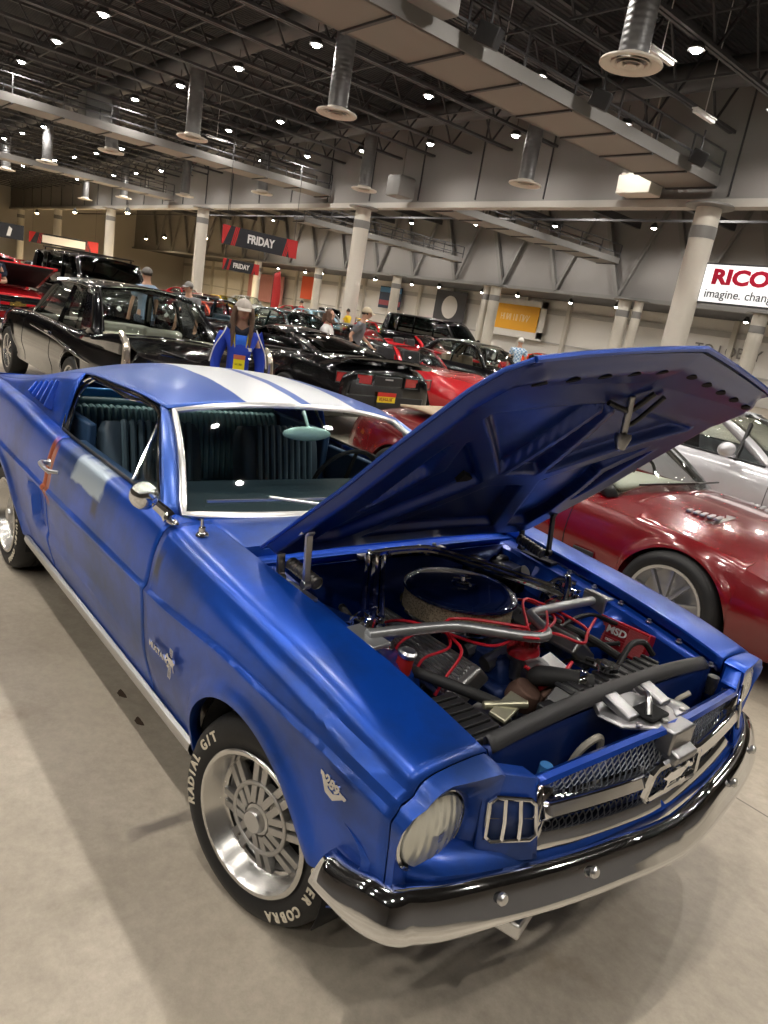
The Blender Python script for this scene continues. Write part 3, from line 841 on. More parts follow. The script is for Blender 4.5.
# ignition coil / filler by the near wing
mb = MB().lathe([(.0,.0),(.024,0),(.024,.062),(.0,.062)], (.150,-.475,.752), (.1,0.05,1), 20).build('ignition_coil', mat('red can', (.40,.02,.015), .35), car)
MB().lathe([(.025,0),(.027,.012),(.02,.018),(0,.02)], (.157,-.472,.812), (.1,.05,1), 20).build('coil_cap', CHROME_R, mb)
# front of engine: water pump, thermostat, pulleys, alternator
mb = MB(); mb.lathe([(.05,-.04),(.06,0),(.05,.03),(.03,.05),(0,.05)], (.30,-.02,.60), (1,0,0), 20)
mb.tube([(.26,-.03,.72),(.31,-.06,.745),(.34,-.11,.75)], [.038,.030], 14, smooth=4); mb.lathe([(.045,0),(.045,.02),(.03,.03),(0,.035)], (.285,-.045,.745), (.3,0,1), 16)
mb.box((.27,.06,.70),(.10,.12,.06),(0,.3,.2)); mb.build('water_pump', ALU, car)
mb = MB(); mb.lathe([(.0,-.05),(.062,-.05),(.068,-.02),(.068,.02),(.055,.045),(0,.045)], (.33,-.27,.63), (1,0,0), 24)
mb.lathe([(.03,.045),(.038,.05),(.030,.06),(.038,.07),(.02,.072),(0,.072)], (.33,-.27,.63), (1,0,0), 20)
mb.build('alternator', ALU, car)
mb = MB()
for c, r in (((.385,0,.60),.075),((.385,0,.44),.08)): mb.lathe([(r,-.012),(r-.012,0),(r,.012),(.0,.012)], c, (1,0,0), 28)
mb.build('pulley', SATIN, car)
MB().tube([(.385,.078,.60),(.385,.05,.66),(.385,-.03,.675),(.40,-.24,.69),(.40,-.32,.66),(.40,-.31,.58),(.385,-.08,.38),(.385,.06,.38),(.385,.085,.46)], .008, 6, smooth=5, closed=True).build('fan_belt', RUBBER, car)
# power steering / rust coloured pump
mb = MB(); mb.lathe([(0,-.03),(.045,-.03),(.05,0),(.04,.03),(0,.035)], (.36,-.19,.735), (.4,.2,1), 18); mb.box((.35,-.14,.71),(.08,.05,.06),(.3,.2,.1)); mb.lathe([(.014,0),(.014,.05),(0,.05)], (.385,-.13,.73), (.2,.5,.6), 10)
mb.build('fuel_pump', mat('rusty casting', (.14,.08,.06), .55, .5), car, bevel=.004)
MB().lathe([(.0,.03),(.014,.03),(.014,-.02),(0,-.02)], (.375,-.125,.765), (.3,.6,.4), 10).build('hose_fitting', RED_ANO, car)
MB().box((.395,-.30,.745),(.05,.13,.012),(.1,.15,.3)).tube([(.36,-.36,.745),(.42,-.25,.755)], .012, 8).build('pump_bracket', mat('bright zinc', (.6,.58,.42), .35, .8), car, bevel=.003)
# hoses
MB().tube([(.335,-.115,.755),(.36,-.14,.785),(.395,-.13,.80),(.445,-.08,.802),(.475,-.05,.80)], .0285, 16, smooth=6).build('radiator_hose', RUBBER, car)
MB().lathe([(.031,-.010),(.033,0),(.031,.010)], (.455,-.07,.802), (.8,.6,0), 20).build('hose_clamp', CHROME, car)
MB().tube([(-.05,-.43,.70),(.10,-.44,.745),(.22,-.40,.755),(.33,-.32,.74),(.40,-.26,.72)], .016, 12, smooth=6).build('heater_hose', RUBBER, car)
MB().tube([(-.30,-.35,.74),(-.15,-.42,.76),(.02,-.46,.74),(.18,-.46,.70)], .013, 10, smooth=6).build('heater_hose', RUBBER, car)
MB().tube([(.31,.38,.72),(.20,.36,.74),(.08,.30,.76),(-.02,.24,.75)], .014, 10, smooth=6).build('vacuum_hose', RUBBER, car)
MB().tube([(.27,.44,.74),(.20,.34,.72),(.14,.25,.76),(.12,.45,.78),(.22,.49,.78)], .008, 8, smooth=6).build('wiring_loom', BLACK, car)
MB().tube([(.44,.14,.80),(.42,.22,.845),(.42,.30,.84),(.44,.34,.80)], .010, 8, smooth=6).build('overflow_hose', RUBBER, car)
MB().tube([(.25,-.43,.69),(.34,-.40,.70),(.40,-.385,.70)], .020, 12, smooth=4).build('silver_pipe', STEEL, car)
for k in range(12):   # small loom and lines low in the bay
    x, y = random.uniform(-.3,.4), random.choice((-1,1))*random.uniform(.3,.45)
    MB().tube([(x,y,.66),(x+random.uniform(-.1,.1),y+random.uniform(-.06,.06),.70),(x+random.uniform(-.15,.15),y*.8,.68),(x+random.uniform(-.15,.15),y*.7,.60)], random.uniform(.004,.008), 6, smooth=5).build('engine_cable', random.choice([BLACK, RUBBER, SATIN]), car)
mb = MB()
mb.lathe([(.0,-.05),(.05,-.05),(.05,.04),(.03,.05),(0,.05)], (-.37,.36,.78), (1,0,0), 18); mb.tube([(-.32,.36,.78),(-.22,.40,.80),(-.16,.41,.84)], .028, 12, smooth=4); mb.build('heater_blower', SATIN, car)
mb = MB(); mb.lathe([(0,.03),(.06,.03),(.07,-.02),(0,-.03)], (-.36,.52,.76), (1,0,.2), 18); mb.box((-.30,.50,.76),(.14,.09,.10)); mb.build('brake_master_cylinder', SATIN, car, bevel=.01)
# ignition box on far wing
M = frame((.235,.500,.735), (1,.02,.03), (.0,.30,.95))
mb = MB(); mb.box((0,0,.0),(.225,.105,.05)); 
for v_ in mb.v: v_.xyz = M @ v_
ib = mb.build('ignition_box', RED_ANO, car, bevel=.005)
mb = MB()
for k in range(9):
    mb.box((.0,-.042+.0105*k,.0265),(.215,.003,.005))
mb.box((0,0,.0255),(.21,.085,.003))
for v_ in mb.v: v_.xyz = M @ v_
mb.build('box_ribs', mat('light ribs', (.50,.10,.11), .45), ib)
mb = MB(); mb.box((-.005,0,.027),(.08,.085,.004))
for v_ in mb.v: v_.xyz = M @ v_
mb.build('box_plate', mat('red label', (.30,.01,.02), .4), ib)
mb = MB(); v, f = text_geo('MSD', .036, .001, .001, 1.1); mb.add(v, f, M @ Matrix.Translation((-.005,.014,.031))); v, f = text_geo('DIGITAL 6AL', .012, .001, .0003, .9); mb.add(v, f, M @ Matrix.Translation((-.005,-.022,.031)))
mb.build('box_lettering', mat('white print', (.75,.73,.73), .5), ib, smooth=False)
# radiator
mb = MB(); mb.box((.465,.06,.60),(.05,.60,.34)); rd = mb.build('radiator', SATIN, car, bevel=.006)
mb = MB(); mb.box((.468,.06,.782),(.075,.52,.045),taper=.86)
for k in range(11): mb.box((.462,-.16+.044*k,.806),(.060,.018,.010))
mb.build('radiator_tank', SATIN, rd, bevel=.005)
mb = MB(); mb.prism([(.034*(1+.10*cos(8*a))*cos(a), .034*(1+.10*cos(8*a))*sin(a)) for a in [2*pi*k/48 for k in range(48)]], .012, Matrix.Translation((.455,.045,.822)))
mb.lathe([(.022,.0),(.022,.02)], (.455,.045,.808), (0,0,1), 16); mb.lathe([(.0,.003),(.018,.003),(.02,0)], (.455,.045,.834), (0,0,1), 16)
mb.build('radiator_cap', CHROME, rd)
# battery
mb = MB(); mb.box((.375,-.475,.655),(.20,.16,.19)); bt = mb.build('battery', SATIN, car, bevel=.006)
mb = MB(); 
for k in range(6): mb.box((.30+.03*k,-.475,.754),(.020,.13,.010))
mb.build('battery_caps', BLACK, bt, bevel=.002)
MB().lathe([(.012,0),(.010,.022),(0,.022)], (.31,-.53,.75), (0,0,1), 10).build('battery_terminal', mat('red terminal', (.6,.02,.02), .4), bt)
# core support with rubber seal
mb = MB()
mb.grid([[(.515,y,.77),(.535,y,.775),(.545,y,.76),(.545,y,.60),(.54,y,.35)] for y in [-.54+1.08*i/20 for i in range(21)]])
mb.build('radiator_support', mat('dark blue support', (.004,.02,.12), .4, .3), car, solid=.004)
sl = interp([(-.54,.790),(-.40,.806),(-.20,.818),(0,.822),(.2,.818),(.40,.806),(.54,.79)])
mb = MB()
mb.grid([[(.515,y,sl(y)-.030),(.508,y,sl(y)-.006),(.512,y,sl(y)+.003),(.522,y,sl(y)+.000),(.540,y,sl(y)-.016),(.545,y,sl(y)-.026),(.540,y,sl(y)-.030)] for y in [-.53+1.06*i/50 for i in range(51)]])
mb.build('rubber_seal', mat('grey rubber', (.022,.022,.024), .45), car, solid=.004)
# bits ahead of the support
mb = MB(); mb.box((.61,-.40,.66),(.07,.05,.03)); mb.build('support_bracket', ALU, car, bevel=.003)
MB().lathe([(0,.03),(.016,.03),(.018,.0),(.012,-.03),(0,-.03)], (.60,-.385,.695), (0,0,1), 14).build('bonnet_bumper', mat('blue bolt', (.05,.2,.5), .3, .4), car)
MB().lathe([(0,.03),(.018,.03),(.018,.0),(.012,-.03),(0,-.03)], (.60,.44,.755), (0,0,1), 14).build('bonnet_bumper', SATIN, car)
MB().tube([(.56,-.22,.62),(.58,-.21,.70),(.60,-.17,.74),(.60,-.15,.70)], .010, 8, smooth=5).build('support_stay', mat('old stay', (.45,.42,.36), .5, .4), car)
MB().tube([(.57,.25,.60),(.58,.26,.72),(.60,.30,.76)], .008, 8, smooth=5).build('support_stay', mat('old stay', (.45,.42,.36), .5, .4), car)
mb = MB(); mb.lathe([(0,.05),(.04,.05),(.05,.02),(.05,-.05),(0,-.05)], (.60,.22,.70), (1,0,.2), 20); mb.build('horn', ALU, car)
MB().grid([[(.56,y,.62),(.60,y,.50),(.66,y,.48)] for y in [-.55+1.1*i/10 for i in range(11)]]).build('nose_floor', mat('dark blue support', (.004,.02,.12), .4, .3), car, solid=.004)
# ---------------- glasshouse
rc = interp([(-1.235,1.258),(-1.4,1.280),(-1.65,1.299),(-1.9,1.300),(-2.15,1.280),(-2.5,1.218),(-2.9,1.125),(-3.3,1.028),(-3.62,.960)])
rye = interp([(-1.235,.590),(-1.5,.628),(-1.9,.650),(-2.3,.662),(-2.8,.690),(-3.3,.700),(-3.62,.69)])
rze = interp([(-1.235,1.205),(-1.5,1.226),(-1.9,1.220),(-2.2,1.185),(-2.5,1.125),(-2.9,1.035),(-3.3,.972),(-3.62,.940)])
def roof_pt(x, t):
    ye, ze, zc = rye(x), rze(x), rc(x)
    a = abs(t); y = ye*sin(a*pi/2)**.92 if a < 1 else ye
    y = ye*a
    z = ze + (zc-ze)*(1-a**2.6)
    return Vector((x + (0 if x < -1.3 else 0), (1 if t > 0 else -1)*y, z))
rows = []
XS = [-1.235 - (3.62-1.235)*i/60 for i in range(61)]
hdr = lambda t: -1.235 - .045*(abs(t)**2.2)+.02
for i, x in enumerate(XS):
    k = i/60
    rows.append([roof_pt(x + (hdr(j/20)-(-1.235))*(1-min(1, k*6)), j/20) for j in range(-20, 21)])
kf = [i for i, x in enumerate(XS) if x >= -2.43]; kb = [i for i, x in enumerate(XS) if x <= -3.22]
k0, k1 = kf[-1], kb[0]
mb = MB(); mb.grid(rows[:k0+1]); mb.grid([r_[:6] for r_ in rows[k0:k1+1]]); mb.grid([r_[-6:] for r_ in rows[k0:k1+1]]); mb.grid(rows[k1:])
roof = mb.build('roof', PAINT_ROOF, car, solid=.006)
MB().grid([r_[5:-5] for r_ in rows[k0:k1+1]]).build('rear_window', GLASS_C, car, solid=.003)
# rear deck & tail
MB().grid([[(x, y, z) for y in [-.70+1.4*j/10 for j in range(11)]] for x, z in ((-3.60,.955),(-3.68,.94),(-3.76,.92),(-3.78,.88),(-3.77,.60),(-3.72,.42))]).build('tail_panel', PAINT_QTR, car, solid=.004)
mb = MB()
for sy in (-1, 1): 
    for k in range(3): mb.box((-3.785, sy*(.50+.055*k), .70), (.02,.035,.13))
mb.build('tail_lamp', LAMP_RED, car, bevel=.005)
MB().tube([(-3.60,-.86,.50),(-3.80,-.80,.50),(-3.87,-.4,.50),(-3.88,0,.50),(-3.87,.4,.50),(-3.80,.80,.50),(-3.60,.86,.50)], .045, 10, smooth=6).build('rear_bumper', CHROME, car)
WB = lambda t: Vector((-.715 - .085*abs(t)**2.4, t*.700, .925 + .006*(1-t*t)))     # windscreen base
def WT(t):
    x = hdr(t)+.014; p = roof_pt(x, t); p.x = x; p.z -= .012; p.y = t*.565; return p
ROWS = [[WB(t).lerp(WT(t), v) + Vector((.035*sin(pi*v)*.6, 0, .035*sin(pi*v)*.6)) for t in [j/16 for j in range(-16, 17)]] for v in [i/12 for i in range(13)]]
MB().grid(ROWS).build('windscreen', GLASS, car)
ring = [WB(j/16) for j in range(-16, 17)] + [ROWS[i][-1] for i in range(1, 12)] + [WT(j/16) for j in range(16, -17, -1)] + [ROWS[i][0] for i in range(11, 0, -1)]
mb = MB()
c = Vector((-1,0,1.08)); nrm = Vector((.5,0,.8)).normalized()
def band(ring, w, d, mbb):
    n = len(ring); o = len(mbb.v); cen = sum(ring, Vector())/n
    for i, p in enumerate(ring):
        tg = (ring[(i+1) % n]-ring[i-1]).normalized(); out = tg.cross(nrm).normalized()
        if out.dot(p-cen) < 0: out = -out
        for a, b in ((-.008,.0),(-.004,d),(w*.5,d*1.3),(w,d*.8),(w+.002,-.006)): mbb.v.append(p + out*a + nrm*b)
    for i in range(n):
        j = (i+1) % n
        for k in range(4): mbb.f.append((o+i*5+k, o+i*5+k+1, o+j*5+k+1, o+j*5+k))
band(ring, .020, .008, mb)
mb.build('windscreen_trim', CHROME_R, car)
# A pillars, drip rail, side window frames, C pillar with louvres
for sy in (-1, 1):
    ap = []
    for i in range(15):
        v = i/14
        inn = ROWS[min(12, int(v*12+.001))][0 if sy < 0 else -1] if False else WB(sy).lerp(WT(sy), v) + Vector((.021*sin(pi*v), 0, .021*sin(pi*v)))
        outb = Vector((-.842, sy*.768, .928)); outt = Vector((-1.30, sy*.606, 1.212))
        out = outb.lerp(outt, v) + Vector((.03*sin(pi*v), sy*.012*sin(pi*v), .022*sin(pi*v)))
        inn = inn + Vector((.0, sy*.018, -.006))
        back = out + Vector((-.035, -sy*.018, -.012))
        ap.append([inn, inn.lerp(out, .35)+Vector((.008,sy*.004,.006)), inn.lerp(out, .75)+Vector((.004,sy*.010,.004)), out, back])
    MB().grid(ap).build('windscreen_pillar', PAINT_ROOF, car, solid=.004)
    # opening outline  (belt front -> up A pillar -> along rail -> down rear)
    op = [Vector((-.855, sy*.765, .935))]
    for v in (.25,.5,.75,.95): 
        outb = Vector((-.872, sy*.762, .930)); outt = Vector((-1.315, sy*.602, 1.196)); op.append(outb.lerp(outt, v) + Vector((.02*sin(pi*v), sy*.012*sin(pi*v), .018*sin(pi*v))))
    for x in (-1.40,-1.55,-1.70,-1.85,-1.97): op.append(Vector((x, sy*(rye(x)+.004), rze(x)-.016)))
    op += [Vector((-2.07, sy*.668, 1.150)), Vector((-2.10, sy*.690, 1.09)), Vector((-2.05, sy*.735, .99)), Vector((-2.03, sy*.752, .935))]
    fine = smooth_path(op, 5)
    MB().tube(fine, .0085, 8).build('drip_rail', CHROME, car)
    inner = []
    cen = sum(op, Vector())/len(op)
    for p in fine:
        q_ = p + (cen-p).normalized()*.030; q_.y -= sy*.012; inner.append(q_)
    MB().grid([fine, [p*1.0+ (q2-p)*.5 + Vector((0,-sy*.01,0)) for p, q2 in zip(fine, inner)], inner]).build('door_frame_seal', RUBBER, car, solid=.006)
    MB().tube([p for p in inner if p.z > .945], .006, 8).build('window_frame', CHROME, car)
    # belt trim + black weather strip
    MB().tube([(x, sy*(planw(x)-.115), peak(x)+.010) for x in [-2.02+1.16*i/24 for i in range(25)]], .007, 8).build('belt_trim', SATIN, car)
    # vent window
    vb = Vector((-1.175, sy*.742, .940)); vt = Vector((-1.245, sy*.622, 1.175))
    mb = MB(); mb.tube([vb, vt], .0075, 8); mb.tube([Vector((-.93, sy*.742, .955)), Vector((-1.235, sy*.625, 1.165))], .004, 8)
    vw = mb.build('vent_window_frame', CHROME, car)
    MB().grid([[vb, vt], [Vector((-.93, sy*.742, .955)), Vector((-1.24, sy*.622, 1.165))]]).build('vent_glass', GLASS_C, vw, solid=.003)
    # C pillar panel
    rows = []
    for i in range(29):
        x = -2.06 - (3.60-2.06)*i/28
        a = Vector((x, sy*rye(x), rze(x))); b = Vector((x + (.03 if i == 0 else 0), sy*(planw(x)-.116), peak(x)+.004))
        rows.append([a + Vector((0,0,.0)), a.lerp(b,.15)+Vector((0,sy*.012,0)), a.lerp(b,.4)+Vector((0,sy*.014,0)), a.lerp(b,.7)+Vector((0,sy*.008,0)), a.lerp(b,.93), b, b+Vector((0,sy*.02,-.006))])
    MB().grid(rows).build('rear_pillar', PAINT_QTR, car, solid=.005)
    mb = MB()
    for k in range(5):
        x = -2.30-.075*k; zt_ = rze(x)-.05; zb_ = peak(x)+.045
        for s in range(1):
            yt = rye(x)+.030; yb = planw(x)-.105
            mb.bar((x-.02, sy*yt, zt_), (x+.045, sy*yb, zb_), .045, .010, up=(1,0,0))
    mb.build('pillar_louvres', PAINT_QTR, car, bevel=.003)
# headliner and interior
MB().grid([[roof_pt(x, j/8)*1.0 + Vector((0,0,-.03)) for j in range(-8, 9)] for x in XS[2:30:3]]).build('headliner', mat('headlining', (.05,.10,.22), .7), car, solid=.003)
MB().box((-1.0,0,.885),(.50,1.34,.06)).box((-.86,0,.80),(.2,1.3,.2)).box((-1.16,0,.80),(.10,1.30,.16)).build('dashboard', mat('dark dash', (.012,.025,.035), .5), car, bevel=.02)
def seat_mb(x, y, w, sides=1):
    mb = MB()
    def cushion(cx, cy, cz, lx, ly, lz, rot):
        M = Matrix.Translation((cx,cy,cz)) @ Euler((0,rot,0)).to_matrix().to_4x4()
        rows = []
        for i in range(9):
            a = -1+2*i/8; 
            for _ in (0,): pass
            sx_ = lx/2*(1-abs(a)**6*.12)
            rr = []
            for k in range(24):
                th = 2*pi*k/24; c_, s_ = cos(th), sin(th)
                px = (abs(c_)**.45)*(1 if c_ >= 0 else -1)*lz/2*(1-abs(a)**5*.35); py = (abs(s_)**.30)*(1 if s_ >= 0 else -1)*ly/2*(1-abs(a)**6*.10)
                rr.append(M @ Vector((a*sx_, py, px)))
            rows.append(rr)
        mb.grid(rows, close_v=True)
        mb.f.append(tuple(len(mb.v)-24+k for k in range(24))); mb.f.append(tuple(len(mb.v)-216+k for k in reversed(range(24))))
    cushion(x, y, .52, .50, w, .17, 0)
    cushion(x-.30, y, .76, .56, w, .15, 1.30)
    return mb
for y in (-.36, .36):
    st = seat_mb(-1.62, y, .50).build('front_seat', SLATE, car)
    mb = MB()
    for k in range(9):
        yy = y-.16+.04*k; mb.tube([(-1.925+.02,yy,1.035-.02),(-1.885,yy,.98),(-1.80,yy,.66)], .016, 8, smooth=4)
    mb.build('seat_pleats', mat('slate pleats', (.12,.19,.24), .42), st)
mb = MB(); mb.box((-2.42,0,.76),(.14,1.24,.46),(0,-.25,0)); mb.box((-2.20,0,.50),(.50,1.2,.2))
rs = mb.build('rear_seat', TEAL, car, bevel=.04)
mb = MB()
for k in range(34):
    y = -.58+.035*k; mb.tube([(-2.405,y,.985),(-2.355,y,.95),(-2.30,y,.62)], .019, 8, smooth=3)
mb.build('seat_pleats', mat('teal pleats', (.26,.42,.44), .42), rs)
MB().tube([(-2.44,-.60,1.0),(-2.44,.60,1.0)], .035, 12).build('seat_piping', mat('teal top', (.08,.17,.20), .4), rs)
MB().box((-2.70,0,.99),(.44,1.26,.03)).box((-2.48,0,1.035),(.03,1.26,.08)).build('rear_shelf', mat('light blue metal', (.03,.22,.55), .3, .3), car, bevel=.01)
for sy in (-1, 1):
    MB().box((-1.35,sy*.70,.72),(1.15,.04,.40)).box((-2.35,sy*.66,.80),(.9,.04,.40)).build('door_card', mat('blue trim card', (.02,.06,.14), .5), car, bevel=.01)
mb = MB(); mb.tube([(-1.30+.05*cos(a)*0, .36+.19*cos(a), .87+.19*sin(a)*.93) for a in [2*pi*k/32 for k in range(32)]], .012, 8, closed=True)
for v_ in mb.v: v_.x += (v_.z-.87)*-.35*-1
for a in (pi/2+2.1, pi/2-2.1, -pi/2+3.14): mb.bar((-1.30,.36,.87), (-1.30+.19*sin(a)*.33, .36+.18*cos(a), .87+.17*sin(a)), .02, .006)
mb.tube([(-1.30,.36,.87),(-1.05,.36,.80)], .02, 8)
mb.build('steering_wheel', BLACK, car)
MB().sphere((-1.12,-.02,1.150), (.014,.125,.032)).tube([(-1.12,-.01,1.16),(-1.17,-.02,1.24)], .007, 8).build('rear_view_mirror', mat('mirror back teal', (.45,.66,.64), .25, .2), car)
MB().sphere((-1.6,.0,.74), (.16,.10,.05)).build('centre_cushion', CREAM, car)
# wipers
for y0, y1 in ((-.62,-.10), (.02,.50)):
    a = Vector((-.752-.04*(abs(y0)/.7)**2, y0, .955)); b = Vector((-.742, y1, .962))
    mb = MB(); mb.bar(a+Vector((-.02,0,.01)), b+Vector((-.015,0,.010)), .010, .008); mb.tube([a.lerp(b,.45)+Vector((-.012,0,.022)), b+Vector((.03,.05,-.02))], .006, 8)
    mb.build('wiper', CHROME_R, car)
# door mirror, antenna, handle
mm = MB().lathe([(.0,.045),(.024,.041),(.042,.024),(.047,.0),(.043,-.008),(.0,-.010)], (-.755,-.868,1.008), (.92,-.30,.10), 32).build('door_mirror', CHROME, car)
MB().tube([(-.745,-.835,.985),(-.735,-.80,.955),(-.72,-.790,.938)], [.018,.024], 10, smooth=4).sphere((-.705,-.790,.934),(.045,.018,.010)).build('mirror_stalk', CHROME, mm)
for sy in (-1,):
    mb = MB(); mb.lathe([(.022,0),(.020,.006),(.013,.012),(.011,.026),(.006,.030),(.005,.055),(0,.057)], (-.590, sy*.735, .922), (0,-.08,1), 16)
    mb.build('aerial_base', CHROME, car)
mb = MB(); y = -.872
mb.tube([(-1.84,y+.016,.832),(-1.835,y-.022,.836),(-1.79,y-.030,.834),(-1.725,y-.024,.828),(-1.70,y+.01,.826)], [.012,.008], 10, smooth=4); mb.lathe([(.018,0),(.016,.008),(0,.010)], (-1.842,y+.016,.832), (0,-1,0), 14); mb.lathe([(.012,0),(.010,.008),(0,.010)], (-1.845,y+.016,.79), (0,-1,0), 14)
mb.build('door_handle', CHROME_R, car)
mb = MB(); y = .872
mb.tube([(-1.84,y-.016,.832),(-1.835,y+.022,.836),(-1.79,y+.030,.834),(-1.70,y-.01,.826)], [.012,.008], 10, smooth=4); mb.build('door_handle', CHROME, car)
mb = MB(); mb.lathe([(.020,0),(.016,.006),(0,.008)], (-.95,.0,1.0), (0,0,1), 8)
# ================================================================== GENERIC CAR BUILDER
def wheel_kit(parent, x, y, R, r, w, style='spoke', rimm=None, lod=1):
    """wheel with its face toward sign(y)"""
    sy = 1 if y > 0 else -1; ax = (0, sy, 0); n = 40 if lod else 24
    mb = MB(); mb.lathe([(r-.01,-w*.42),(r+.01,-w*.5),((R+r)/2,-w*.54),(R-.02,-w*.5),(R,-w*.36),(R,w*.36),(R-.02,w*.5),((R+r)/2,w*.54),(r+.01,w*.5),(r-.01,w*.42)], (0,0,0), ax, n)
    t = mb.build('wheel', TYRE, parent, ang=40); t.location = (x, y, R)
    rimm = rimm or mat('bright rim', (.7,.7,.7), .18, 1)
    mb = MB()
    mb.lathe([(r+.006,w*.47),(r+.004,w*.50),(r-.014,w*.48),(r-.022,w*.30),(r-.022,w*.05),(r-.03,-w*.1),(.0,-w*.1)], (0,0,0), ax, n)
    if style == 'smooth': mb.lathe([(r-.02,w*.34),(r*.6,w*.46),(r*.3,w*.52),(0,w*.54)], (0,0,0), ax, n)
    rim = mb.build('rim', rimm, t)
    if style != 'smooth':
        mb = MB(); k_ = {'spoke':5,'multi':10,'twin':6}.get(style,5)
        for k in range(k_):
            a = 2*pi*k/k_+.3
            for da in ((-.12,.12) if style != 'multi' else (0,)):
                p0 = Vector((cos(a+da*.6)*.04, sy*w*.40, sin(a+da*.6)*.04)); p1 = Vector((cos(a+da)*(r-.015), sy*w*.34, sin(a+da)*(r-.015)))
                mb.bar(p0, p1, .022 if style != 'multi' else .018, .03, up=(0,1,0))
        mb.lathe([(.055,w*.2),(.055,w*.42),(.03,w*.47),(0,w*.47)], (0,0,0), ax, 16)
        mb.build('spokes', rimm, t, smooth=False)
    return t

